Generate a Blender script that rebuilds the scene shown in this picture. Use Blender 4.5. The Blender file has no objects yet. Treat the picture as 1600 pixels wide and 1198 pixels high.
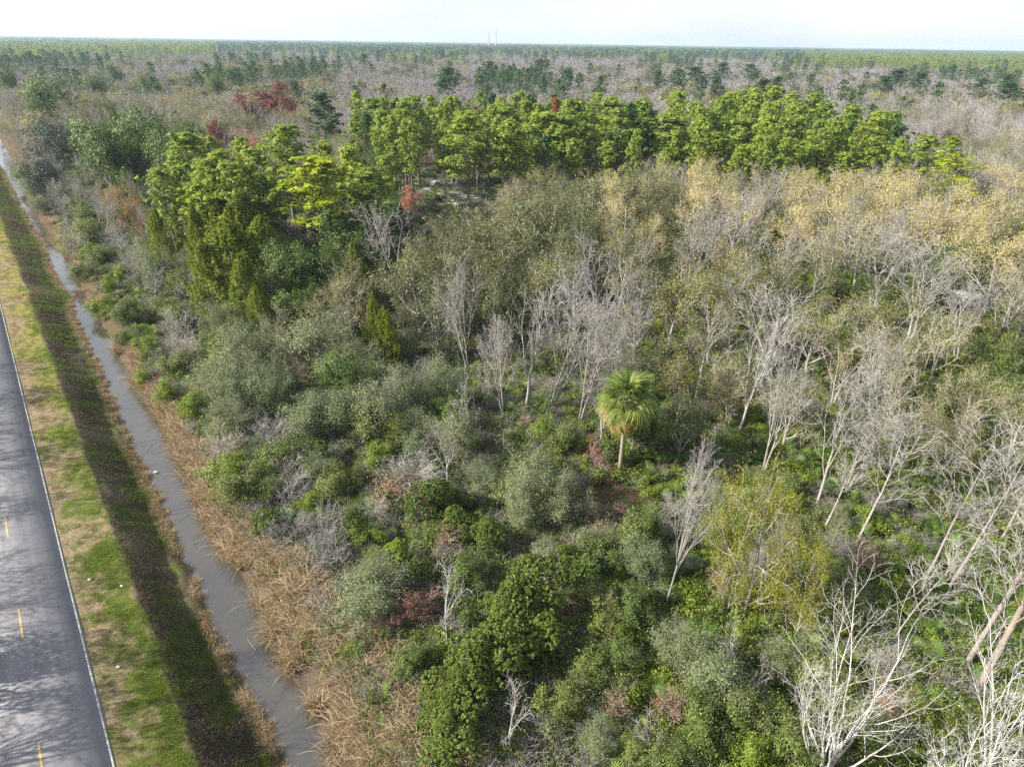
import bpy, math, random
import numpy as np
from mathutils import Matrix, Vector

# ------------------------------------------------------------------ camera, sky, sun, exposure
scene = bpy.context.scene
HAZE = 0.00012
FOC, ROLL, CAM_H = 1067.0, 0.0144, 34.0          # focal length in pixels of a 1600 px wide frame
PITCH = math.atan(534 / FOC)
A = math.radians(37.38)                           # heading of the road, left of the view
SR, CR = math.sin(ROLL), math.cos(ROLL)
SP, CP = math.sin(PITCH), math.cos(PITCH)
UPV = Vector((0, SP, CP)); RTV = Vector((1, 0, 0)); FWV = Vector((0, CP, -SP))
camR = CR * RTV + SR * UPV
camU = CR * UPV - SR * RTV
cam_data = bpy.data.cameras.new("camera")
cam = bpy.data.objects.new("camera", cam_data)
scene.collection.objects.link(cam)
m = Matrix((camR, camU, -FWV)).transposed().to_4x4()
m.translation = Vector((0, 0, CAM_H))
cam.matrix_world = m
cam_data.sensor_fit = 'HORIZONTAL'
cam_data.sensor_width = 36.0
cam_data.lens = 36.0 * FOC / 1600.0
cam_data.clip_start = 0.5
cam_data.clip_end = 30000.0
scene.camera = cam

SUN_EL = math.radians(31)
SUN_TRAVEL = (0.978, 0.208)                       # horizontal way the light goes
world = bpy.data.worlds.new("World")
scene.world = world
world.use_nodes = True
wt = world.node_tree
wt.nodes.clear()
w_out = wt.nodes.new('ShaderNodeOutputWorld')
w_bg = wt.nodes.new('ShaderNodeBackground')
w_sky = wt.nodes.new('ShaderNodeTexSky')
w_sky.sky_type = 'NISHITA'
w_sky.sun_disc = False
w_sky.sun_elevation = SUN_EL
w_sky.sun_rotation = math.atan2(-SUN_TRAVEL[0], -SUN_TRAVEL[1])
w_sky.air_density = 1.0
w_sky.dust_density = 1.5
w_sky.ozone_density = 1.0
w_bg.inputs['Strength'].default_value = 0.065
# thin high cloud over the whole sky, thicker in places
w_tc = wt.nodes.new('ShaderNodeTexCoord')
w_map = wt.nodes.new('ShaderNodeMapping')
w_map.inputs['Scale'].default_value = (1.2, 1.2, 5.0)
w_no = wt.nodes.new('ShaderNodeTexNoise')
w_no.inputs['Scale'].default_value = 2.2
w_no.inputs['Detail'].default_value = 6.0
w_rp = wt.nodes.new('ShaderNodeMapRange')
w_rp.inputs['From Min'].default_value = 0.3
w_rp.inputs['From Max'].default_value = 0.7
w_rp.inputs['To Min'].default_value = 0.55
w_rp.inputs['To Max'].default_value = 1.0
w_mx = wt.nodes.new('ShaderNodeMix')
w_mx.data_type = 'RGBA'
w_mx.inputs[7].default_value = (7.0, 7.35, 7.8, 1)
wt.links.new(w_tc.outputs['Generated'], w_map.inputs['Vector'])
wt.links.new(w_map.outputs['Vector'], w_no.inputs['Vector'])
wt.links.new(w_no.outputs['Fac'], w_rp.inputs['Value'])
w_sep = wt.nodes.new('ShaderNodeSeparateXYZ')
wt.links.new(w_tc.outputs['Generated'], w_sep.inputs[0])
w_alt = wt.nodes.new('ShaderNodeMapRange')          # the veil thins out overhead
w_alt.inputs['From Min'].default_value = 0.05
w_alt.inputs['From Max'].default_value = 0.8
w_alt.inputs['To Min'].default_value = 1.0
w_alt.inputs['To Max'].default_value = 0.55
wt.links.new(w_sep.outputs['Z'], w_alt.inputs['Value'])
w_mul = wt.nodes.new('ShaderNodeMath'); w_mul.operation = 'MULTIPLY'
wt.links.new(w_rp.outputs['Result'], w_mul.inputs[0]); wt.links.new(w_alt.outputs['Result'], w_mul.inputs[1])
wt.links.new(w_mul.outputs[0], w_mx.inputs[0])
wt.links.new(w_sky.outputs['Color'], w_mx.inputs[6])
wt.links.new(w_mx.outputs[2], w_bg.inputs['Color'])
wt.links.new(w_bg.outputs['Background'], w_out.inputs['Surface'])

sun_d = bpy.data.lights.new("sun", 'SUN')
sun_d.energy = 5.0
sun_d.angle = math.radians(0.5)
sun_d.color = (1.0, 0.94, 0.84)
sun = bpy.data.objects.new("sun", sun_d)
scene.collection.objects.link(sun)
ce = math.cos(SUN_EL)
sdir = Vector((SUN_TRAVEL[0] * ce, SUN_TRAVEL[1] * ce, -math.sin(SUN_EL)))
sun.rotation_euler = sdir.to_track_quat('-Z', 'Y').to_euler()
sun.location = (-60, -40, 90)

vs = scene.view_settings
vs.view_transform = 'Standard'
vs.look = 'None'
vs.gamma = 1.0
vs.use_curve_mapping = False
vs.exposure = 1.35
cy = scene.cycles
cy.max_bounces = 5
cy.diffuse_bounces = 3
cy.glossy_bounces = 2
cy.transmission_bounces = 3
cy.volume_bounces = 0
cy.transparent_max_bounces = 4
cy.use_adaptive_sampling = True
cy.adaptive_threshold = 0.01
cy.use_denoising = False
cy.caustics_reflective = False
cy.caustics_refractive = False

# ------------------------------------------------------------------ helpers
RT = np.array((1.0, 0, 0)); UP = np.array((0, SP, CP)); FW = np.array((0, CP, -SP))


def ground_at(u, v, z=0.0):
    """the point of the plane z seen at the photo's pixel (u, v)"""
    du, dv = u - 800.0, v - 599.0
    d = du * (CR * RT + SR * UP) - dv * (CR * UP - SR * RT) + FOC * FW
    k = (z - CAM_H) / d[2]
    return float(k * d[0]), float(k * d[1])


def to_px(x, y, z):
    q = np.array((x, y, z - CAM_H))
    dep = max(q @ FW, 0.1)
    return 800 + FOC * (q @ np.array(camR)) / dep, 599 - FOC * (q @ np.array(camU)) / dep, dep


def road_to_world(d, s):
    return d * math.cos(A) - s * math.sin(A), d * math.sin(A) + s * math.cos(A)


def world_to_road(x, y):
    return x * math.cos(A) + y * math.sin(A), -x * math.sin(A) + y * math.cos(A)


def smooth(a, b, x):
    t = np.clip((x - a) / (b - a), 0, 1)
    return t * t * (3 - 2 * t)


def wav(s, seed, sc=1.0):
    """smooth wandering along the ditch"""
    s = np.asarray(s, float)
    o = seed * 1.7
    return (np.sin(s * 0.071 * sc + o) * .5 + np.sin(s * 0.19 * sc + o * 2.1) * .3 + np.sin(s * 0.43 * sc + o * .7) * .2
            + np.sin(s * 1.13 * sc + o * 3.3) * .1)


def water_left(s):
    s = np.asarray(s, float)
    return 5.3 + .35 * wav(s, 1) + .16 * np.sin(s * 2.3 + 2 * np.sin(s * .7)) + .8 * smooth(75, 130, s) + .5 * np.exp(-((s - 155) / 9) ** 2) + .9 * np.exp(-((s - 121) / 4) ** 2)


def water_right(s):
    s = np.asarray(s, float)
    return 7.3 + .5 * smooth(48, 72, s) + .35 * wav(s, 2) + .14 * np.sin(s * 1.9 + 2 * np.sin(s * .5)) + .3 * smooth(75, 130, s) - .7 * np.exp(-((s - 155) / 7) ** 2) + 1.2 * smooth(190, 290, s)


def ground_z(d, s):
    d = np.asarray(d, float); s = np.asarray(s, float)
    wl, wr = water_left(s), water_right(s)
    plug = .55 * np.exp(-((s - 160) / 7) ** 2) + .5 * np.exp(-((s - 122) / 2.5) ** 2)     # earth across the ditch
    top = 1.0 + .12 * wav(s, 5, 2)
    z = -.03 - .10 * smooth(-2.3, .9, d)
    z = z - 1.75 * np.clip((d - top) / np.maximum(wl - 1.5 - top, .8), 0, 1)
    z = z - .45 * smooth(0, 1, (d - (wl - 1.5)) / 2.2)
    z = np.where(d > wl + .6, np.minimum(z, -2.3), z)
    up = smooth(0, 1, (d - (wr - .9)) / 4.5)
    z = np.where(d > (wl + wr) / 2, -2.45 + 1.75 * up, z)
    inch = (d > wl - .2) & (d < wr + .3)
    z = np.where(inch, np.maximum(z, -2.45 + plug), z)
    z = z + np.where(d > 12, .12 * np.sin(d * .31 + s * .11) * np.cos(s * .23 - d * .07), 0)
    return z


WATER_Z = -2.12


def floor_at(x, y):
    d, s = world_to_road(x, y)
    return float(ground_z(d, s))


C = scene.collection


def tag(o, label=None, cat=None, group=None, kind=None):
    if label: o['label'] = label
    if cat: o['category'] = cat
    if group: o['group'] = group
    if kind: o['kind'] = kind
    return o


def make_mesh(name, V, F, mats, rnd=None, midx=None, sm=False, attrs=None):
    """triangles F (M,3) over vertices V (N,3) as a mesh"""
    V = np.asarray(V, np.float32); F = np.asarray(F, np.int32)
    me = bpy.data.meshes.new(name)
    me.vertices.add(len(V)); me.vertices.foreach_set('co', V.ravel())
    me.loops.add(F.size); me.loops.foreach_set('vertex_index', F.ravel())
    me.polygons.add(len(F))
    me.polygons.foreach_set('loop_start', np.arange(0, F.size, F.shape[1], dtype=np.int32))
    if midx is not None: me.polygons.foreach_set('material_index', np.asarray(midx, np.int32))
    if sm: me.polygons.foreach_set('use_smooth', np.ones(len(F), bool))
    for mt in mats: me.materials.append(mt)
    me.update(calc_edges=True)
    if rnd is not None:
        a = me.attributes.new('rnd', 'FLOAT', 'FACE'); a.data.foreach_set('value', np.asarray(rnd, np.float32))
    for k, val in (attrs or {}).items():
        a = me.attributes.new(k, 'FLOAT', 'POINT'); a.data.foreach_set('value', np.asarray(val, np.float32))
    return me


def link(name, me, parent=None, loc=None):
    o = bpy.data.objects.new(name, me)
    C.objects.link(o)
    if parent is not None: o.parent = parent
    if loc is not None: o.location = loc
    return o


def box_mesh(name, boxes, mats, midx=None):
    """boxes: (x0,x1,y0,y1,z0,z1) joined"""
    V, F, M = [], [], []
    for i, (x0, x1, y0, y1, z0, z1) in enumerate(boxes):
        b = len(V)
        V += [(x0, y0, z0), (x1, y0, z0), (x1, y1, z0), (x0, y1, z0), (x0, y0, z1), (x1, y0, z1), (x1, y1, z1), (x0, y1, z1)]
        for q in ((0, 3, 2, 1), (4, 5, 6, 7), (0, 1, 5, 4), (1, 2, 6, 5), (2, 3, 7, 6), (3, 0, 4, 7)):
            F.append([b + k for k in q])
            M.append(midx[i] if midx else 0)
    return make_mesh(name, V, F, mats, midx=M)


# ------------------------------------------------------------------ materials
def new_mat(name):
    mt = bpy.data.materials.new(name)
    mt.use_nodes = True
    nt = mt.node_tree
    nt.nodes.clear()
    return mt, nt, nt.nodes.new('ShaderNodeOutputMaterial')


def rgb(c): return (c[0], c[1], c[2], 1.0)


def mixc(nt, fac, a, b):
    n = nt.nodes.new('ShaderNodeMix'); n.data_type = 'RGBA'
    for sock, val in ((0, fac), (6, a), (7, b)):
        if isinstance(val, (int, float)): n.inputs[sock].default_value = val
        elif isinstance(val, tuple): n.inputs[sock].default_value = rgb(val)
        else: nt.links.new(val, n.inputs[sock])
    return n.outputs[2]


def mth(nt, op, a, b=0.0, c=None):
    n = nt.nodes.new('ShaderNodeMath'); n.operation = op
    for k, val in enumerate((a, b) if c is None else (a, b, c)):
        if isinstance(val, (int, float)): n.inputs[k].default_value = val
        else: nt.links.new(val, n.inputs[k])
    return n.outputs[0]


def mrange(nt, val, a, b, c=0.0, d=1.0):
    n = nt.nodes.new('ShaderNodeMapRange')
    nt.links.new(val, n.inputs['Value'])
    for k, x in zip(('From Min', 'From Max', 'To Min', 'To Max'), (a, b, c, d)): n.inputs[k].default_value = x
    return n.outputs['Result']


def noise(nt, scale, detail=4.0, coord='Object', vec=None, rough=.55):
    n = nt.nodes.new('ShaderNodeTexNoise')
    n.inputs['Scale'].default_value = scale
    n.inputs['Detail'].default_value = detail
    n.inputs['Roughness'].default_value = rough
    if vec is None:
        t = nt.nodes.new('ShaderNodeTexCoord'); vec = t.outputs[coord]
    nt.links.new(vec, n.inputs['Vector'])
    return n.outputs['Fac']


def attr(nt, name):
    n = nt.nodes.new('ShaderNodeAttribute'); n.attribute_name = name
    return n.outputs['Fac']


def scale_col(nt, col, fac):
    n = nt.nodes.new('ShaderNodeVectorMath'); n.operation = 'SCALE'
    nt.links.new(col, n.inputs[0])
    if isinstance(fac, (int, float)): n.inputs['Scale'].default_value = fac
    else: nt.links.new(fac, n.inputs['Scale'])
    return n.outputs[0]


def leaf_mat(name, ca, cb, cc, rare=.8, trans=.3, rough=.55):
    """leaf colour goes from ca to cb from plant to plant, single leaves take cc"""
    mt, nt, out = new_mat(name)
    oi = nt.nodes.new('ShaderNodeObjectInfo')
    r = attr(nt, 'rnd')
    col = mixc(nt, oi.outputs['Random'], ca, cb)
    r2 = mth(nt, 'FRACT', mth(nt, 'MULTIPLY', r, 17.3))
    col = mixc(nt, mrange(nt, r2, rare, min(rare + .1, 1), 0, .6), col, cc)
    col = scale_col(nt, col, mrange(nt, r, 0, 1, .62, 1.4))
    p = nt.nodes.new('ShaderNodeBsdfPrincipled')
    nt.links.new(col, p.inputs['Base Color'])
    p.inputs['Roughness'].default_value = rough
    p.inputs['Specular IOR Level'].default_value = .35
    t = nt.nodes.new('ShaderNodeBsdfTranslucent')
    nt.links.new(scale_col(nt, col, 1.25), t.inputs['Color'])
    mx = nt.nodes.new('ShaderNodeMixShader'); mx.inputs[0].default_value = trans
    nt.links.new(p.outputs[0], mx.inputs[1]); nt.links.new(t.outputs[0], mx.inputs[2])
    nt.links.new(mx.outputs[0], out.inputs['Surface'])
    return mt


def wood_mat(name, ca, cb, sc=3.0, spots=None):
    mt, nt, out = new_mat(name)
    tc = nt.nodes.new('ShaderNodeTexCoord')
    mp = nt.nodes.new('ShaderNodeMapping'); mp.inputs['Scale'].default_value = (1, 1, .3)
    nt.links.new(tc.outputs['Object'], mp.inputs['Vector'])
    n1 = noise(nt, sc, 6, vec=mp.outputs['Vector'], rough=.7)
    oi = nt.nodes.new('ShaderNodeObjectInfo')
    f = mth(nt, 'ADD', mrange(nt, n1, .35, .65, 0, .75), mth(nt, 'MULTIPLY', oi.outputs['Random'], .3))
    col = mixc(nt, f, ca, cb)
    if spots:
        n2 = noise(nt, sc * .7, 3, vec=tc.outputs['Object'])
        col = mixc(nt, mrange(nt, n2, .56, .62), col, spots)
    p = nt.nodes.new('ShaderNodeBsdfPrincipled')
    nt.links.new(col, p.inputs['Base Color'])
    p.inputs['Roughness'].default_value = .85
    p.inputs['Specular IOR Level'].default_value = .2
    bp = nt.nodes.new('ShaderNodeBump'); bp.inputs['Strength'].default_value = .5; bp.inputs['Distance'].default_value = .03
    nt.links.new(n1, bp.inputs['Height']); nt.links.new(bp.outputs[0], p.inputs['Normal'])
    nt.links.new(p.outputs[0], out.inputs['Surface'])
    return mt


def flat_mat(name, col, rough=.6, sc=6.0, var=.25, metal=0.0):
    mt, nt, out = new_mat(name)
    n1 = noise(nt, sc, 5)
    c = scale_col(nt, mixc(nt, 1.0, col, col), mrange(nt, n1, .25, .75, 1 - var, 1 + var))
    p = nt.nodes.new('ShaderNodeBsdfPrincipled')
    nt.links.new(c, p.inputs['Base Color'])
    p.inputs['Roughness'].default_value = rough; p.inputs['Metallic'].default_value = metal
    nt.links.new(p.outputs[0], out.inputs['Surface'])
    return mt


M = {}
M['pine'] = leaf_mat('pine_needles', (.285, .365, .045), (.165, .255, .038), (.42, .45, .08), .70, .42)
M['pine_gold'] = leaf_mat('golden_pine_needles', (.33, .39, .022), (.29, .35, .022), (.48, .47, .04), .7, .4)
M['pine_dark'] = leaf_mat('dark_pine_needles', (.050, .125, .030), (.065, .135, .030), (.13, .20, .04), .85, .35)
M['pine_rust'] = leaf_mat('rusty_pine_needles', (.30, .13, .03), (.26, .12, .03), (.16, .14, .03), .8, .3)
M['oak'] = leaf_mat('live_oak_leaves', (.125, .130, .045), (.082, .105, .036), (.24, .22, .09), .78, .3)
M['evergreen'] = leaf_mat('evergreen_leaves', (.070, .125, .018), (.085, .135, .022), (.16, .20, .04), .82, .3)
M['blue_oak'] = leaf_mat('grey_oak_leaves', (.045, .065, .045), (.055, .075, .045), (.12, .13, .08), .85, .2)
M['cedar'] = leaf_mat('cedar_sprays', (.110, .165, .008), (.150, .190, .010), (.28, .28, .02), .75, .35)
M['myrtle'] = leaf_mat('wax_myrtle_leaves', (.115, .165, .062), (.175, .200, .088), (.30, .30, .15), .78, .3)
M['green_shrub'] = leaf_mat('shrub_leaves', (.078, .130, .022), (.145, .175, .034), (.28, .28, .07), .8, .3)
M['laurel'] = leaf_mat('laurel_leaves', (.110, .155, .020), (.070, .115, .018), (.22, .25, .04), .78, .3, .5)
M['lime'] = leaf_mat('bright_shrub_leaves', (.17, .24, .02), (.14, .20, .02), (.32, .32, .05), .8, .35)
M['olive'] = leaf_mat('budding_olive_leaves', (.200, .190, .055), (.150, .160, .050), (.32, .28, .11), .75, .35)
M['ochre'] = leaf_mat('budding_ochre_leaves', (.42, .35, .12), (.32, .29, .09), (.50, .43, .24), .75, .35)
M['moss'] = leaf_mat('yellow_olive_foliage', (.21, .215, .012), (.19, .20, .012), (.32, .29, .04), .78, .35)
M['red'] = leaf_mat('red_maple_buds', (.17, .045, .030), (.14, .045, .032), (.26, .10, .06), .8, .25)
M['pink'] = leaf_mat('pink_maple_buds', (.36, .12, .09), (.32, .11, .08), (.42, .20, .14), .8, .25)
M['rust'] = leaf_mat('rusty_leaves', (.27, .12, .025), (.22, .11, .03), (.16, .15, .03), .7, .3)
M['brown_leaf'] = leaf_mat('dry_brown_leaves', (.20, .115, .055), (.16, .10, .055), (.30, .20, .11), .8, .25)
M['palm'] = leaf_mat('palm_fronds', (.175, .225, .045), (.125, .185, .040), (.33, .34, .09), .7, .35, .5)
M['palm_old'] = leaf_mat('yellowed_palm_fronds', (.20, .19, .035), (.24, .18, .04), (.32, .24, .09), .75, .3, .5)
M['palmetto'] = leaf_mat('palmetto_fronds', (.085, .150, .018), (.060, .120, .018), (.17, .21, .030), .8, .3, .6)
M['reed'] = leaf_mat('dry_cattail_leaves', (.345, .255, .150), (.25, .175, .100), (.52, .43, .30), .70, .3, .6)
M['reed_green'] = leaf_mat('green_cattail_leaves', (.16, .17, .04), (.12, .14, .04), (.30, .25, .09), .7, .3, .5)
M['straw'] = leaf_mat('straw_grass', (.30, .22, .11), (.22, .16, .08), (.38, .30, .16), .75, .25)
M['grass'] = leaf_mat('green_grass', (.105, .175, .018), (.15, .20, .022), (.24, .25, .05), .8, .3)
M['mud_grass'] = leaf_mat('dead_dark_grass', (.095, .080, .048), (.145, .120, .072), (.22, .19, .12), .8, .2)
M['bark'] = wood_mat('brown_bark', (.10, .075, .055), (.20, .165, .135))
M['pine_bark'] = wood_mat('pine_bark', (.12, .085, .065), (.23, .18, .15), 2.5)
M['grey_bark'] = wood_mat('grey_bark', (.22, .20, .18), (.36, .335, .31))
M['pale_bark'] = wood_mat('pale_bark', (.19, .178, .165), (.34, .325, .305), 2.2, (.22, .19, .16))
M['white_bark'] = wood_mat('white_bark', (.32, .31, .295), (.54, .525, .50), 2.4, (.28, .26, .23))
M['twig'] = wood_mat('grey_twigs', (.215, .203, .195), (.31, .295, .28), 1.0)
M['pale_twig'] = wood_mat('pale_twigs', (.265, .25, .232), (.385, .365, .34), 1.0)
M['tan_twig'] = wood_mat('tan_twigs', (.37, .325, .275), (.47, .42, .355), 1.0)
M['mauve_twig'] = wood_mat('mauve_twigs', (.215, .20, .205), (.30, .282, .282), 1.0)
M['palm_bark'] = wood_mat('palm_trunk', (.17, .14, .115), (.27, .23, .19), 5.0)
M['trunk_grey'] = wood_mat('dull_grey_bark', (.15, .13, .115), (.27, .24, .215), 3.0)
M['rot_bark'] = wood_mat('peeling_bark', (.13, .105, .09), (.25, .21, .175), 2.4, (.30, .21, .14))


# ------------------------------------------------------------------ growing plants
def vadd(a, b, k=1.0): return (a[0] + b[0] * k, a[1] + b[1] * k, a[2] + b[2] * k)


def vnorm(a):
    l = math.sqrt(a[0] * a[0] + a[1] * a[1] + a[2] * a[2]) or 1.0
    return (a[0] / l, a[1] / l, a[2] / l)


def vcross(a, b): return (a[1] * b[2] - a[2] * b[1], a[2] * b[0] - a[0] * b[2], a[0] * b[1] - a[1] * b[0])


def turned(d, ang, az):
    """d tilted by ang towards azimuth az round itself"""
    ref = (0, 0, 1) if abs(d[2]) < .9 else (1, 0, 0)
    u = vnorm(vcross(d, ref)); w = vcross(d, u)
    ca, sa = math.cos(ang), math.sin(ang)
    k1, k2 = math.cos(az) * sa, math.sin(az) * sa
    return vnorm((d[0] * ca + u[0] * k1 + w[0] * k2, d[1] * ca + u[1] * k1 + w[1] * k2, d[2] * ca + u[2] * k1 + w[2] * k2))


def branch(S, T, rg, p, d, L, r, lv, sp):
    """S collects segments (p0,p1,r0,r1,level), T the points of the last level"""
    q = sp[lv]; n = q.get('seg', 3); st = L / n
    path = [(p, d, r)]
    for i in range(n):
        d = vnorm((d[0] + rg.gauss(0, q['wob']), d[1] + rg.gauss(0, q['wob']), d[2] + rg.gauss(0, q['wob']) + q.get('up', 0)))
        p2 = vadd(p, d, st)
        r2 = r * (1 - (1 - q.get('taper', .35)) * (i + 1) / n) / (1 - (1 - q.get('taper', .35)) * i / n)
        S.append((p, p2, r, r2, lv))
        p, r = p2, r2
        path.append((p, d, r))
    if lv + 1 < len(sp):
        c = sp[lv + 1]; k = c['n']
        a0 = rg.uniform(0, 6.28)
        for j in range(k):
            f = c['start'] + (1 - c['start']) * (j + rg.uniform(.1, .9)) / k
            x = min(f, .999) * n; i = int(x); fr = x - i
            pa, da, ra = path[i]; pb, db, rb = path[i + 1]
            pp = vadd(pa, vadd(pb, pa, -1), fr)
            rr = ra + (rb - ra) * fr
            ang = math.radians(rg.gauss(c['ang'], c.get('av', 9)))
            dd = turned(db, ang, a0 + j * 2.4 + rg.uniform(-.5, .5))
            prof = c.get('prof')
            LL = L * c['len'] * (prof(f) if prof else (1.15 - .5 * f)) * rg.uniform(.62, 1.42)
            branch(S, T, rg, pp, dd, LL, max(rr * c.get('rr', .55), c.get('rmin', .008)), lv + 1, sp)
    else:
        for (a, b, _) in path[1:]: T.append((a, b))
    if lv + 1 < len(sp) and q.get('tipfoliage'): T.append((path[-1][0], path[-1][1]))


def tubes(S, sides, rg_scale=1.0):
    """triangles for a list of segments"""
    if not S: return np.zeros((0, 3)), np.zeros((0, 3), int)
    p0 = np.array([s[0] for s in S]); p1 = np.array([s[1] for s in S])
    r0 = np.array([s[2] for s in S]) * rg_scale; r1 = np.array([s[3] for s in S]) * rg_scale
    d = p1 - p0; d /= np.linalg.norm(d, axis=1)[:, None] + 1e-9
    ref = np.where(np.abs(d[:, 2:3]) < .95, np.array([[0, 0, 1.0]]), np.array([[1.0, 0, 0]]))
    u = np.cross(d, ref); u /= np.linalg.norm(u, axis=1)[:, None]
    w = np.cross(d, u)
    a = np.arange(sides) * 2 * math.pi / sides
    ring = u[:, None, :] * np.cos(a)[None, :, None] + w[:, None, :] * np.sin(a)[None, :, None]
    V = np.concatenate([p0[:, None] + ring * r0[:, None, None], p1[:, None] + ring * r1[:, None, None]], axis=1)
    n = len(S); k = np.arange(sides); k2 = (k + 1) % sides
    F = np.concatenate([np.stack([k, k2, k2 + sides], 1), np.stack([k, k2 + sides, k + sides], 1)])
    F = (F[None] + (np.arange(n) * 2 * sides)[:, None, None]).reshape(-1, 3)
    return V.reshape(-1, 3), F


def leaves(cen, outw, l, w, rs, lift=.35, outb=.5, along=None, lv=.35):
    """a four-cornered leaf at each centre, facing loosely outward and up"""
    n = len(cen)
    nr = rs.normal(size=(n, 3)) * .62 + outw * outb * 1.5 + np.array([0, 0, lift])
    nr /= np.linalg.norm(nr, axis=1)[:, None] + 1e-9
    t = rs.normal(size=(n, 3)) if along is None else along + rs.normal(size=(n, 3)) * lv
    a = t - nr * np.sum(t * nr, axis=1)[:, None]
    a /= np.linalg.norm(a, axis=1)[:, None] + 1e-9
    b = np.cross(nr, a)
    s = rs.uniform(.45, 1.5, size=(n, 1))
    V = np.stack([cen - a * l * s * .5, cen + b * w * s * .5, cen + a * l * s * .5, cen - b * w * s * .5], 1).reshape(-1, 3)
    i = np.arange(n) * 4
    F = np.stack([np.stack([i, i + 1, i + 2], 1), np.stack([i, i + 2, i + 3], 1)], 1).reshape(-1, 3)
    rnd = np.repeat(rs.uniform(0, 1, n), 2)
    return V, F, rnd


def join(parts):
    V, F, R, Mi = [], [], [], []
    off = 0
    for (v, f, r, mi) in parts:
        if len(v) == 0: continue
        V.append(v); F.append(f + off); off += len(v)
        R.append(r if r is not None else np.full(len(f), .5)); Mi.append(np.full(len(f), mi))
    return np.concatenate(V), np.concatenate(F), np.concatenate(R), np.concatenate(Mi)


def blades(base, dirs, L, w, rs, droop=.0, seg=1):
    """narrow pointed blades from base along dirs"""
    n = len(base)
    d = dirs / (np.linalg.norm(dirs, axis=1)[:, None] + 1e-9)
    side = np.cross(d, rs.normal(size=(n, 3))); side /= np.linalg.norm(side, axis=1)[:, None] + 1e-9
    L = np.asarray(L).reshape(-1, 1) * np.ones((n, 1)); w = np.asarray(w).reshape(-1, 1) * np.ones((n, 1))
    if seg == 1:
        V = np.stack([base - side * w * .5, base + side * w * .5, base + d * L], 1).reshape(-1, 3)
        i = np.arange(n) * 3
        return V, np.stack([i, i + 1, i + 2], 1), rs.uniform(0, 1, n)
    dr = np.asarray(droop).reshape(-1, 1) * np.ones((n, 1))
    pts = []
    for k in range(seg + 1):
        t = k / seg
        q = base + d * L * t
        hz = d.copy(); hz[:, 2] = 0
        hz /= np.linalg.norm(hz, axis=1)[:, None] + 1e-6
        q = q + hz * (dr * L * t ** 2 * .8) + np.array([0, 0, -1.0]) * (dr * L * t ** 3 * .9)
        ww = w * .5 * (1 - t ** 2 * .9) * (0.6 + .4 * min(1, t * 3))
        pts += [q - side * ww, q + side * ww]
    V = np.stack(pts, 1).reshape(-1, 3)
    m = 2 * (seg + 1); F = []
    for k in range(seg):
        a = 2 * k
        F += [[a, a + 1, a + 3], [a, a + 3, a + 2]]
    F = (np.array(F)[None] + (np.arange(n) * m)[:, None, None]).reshape(-1, 3)
    return V, F, np.repeat(rs.uniform(0, 1, n), 2 * seg)


PROTO = {}      # kind -> list of (parts [(name, mesh)], height, radius)


def add_proto(kind, parts, H, R): PROTO.setdefault(kind, []).append((parts, H, R))


def extent(V):
    r = np.hypot(V[:, 0], V[:, 1])
    return float(np.percentile(V[:, 2], 99.7)), float(np.percentile(r, 96))


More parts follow.
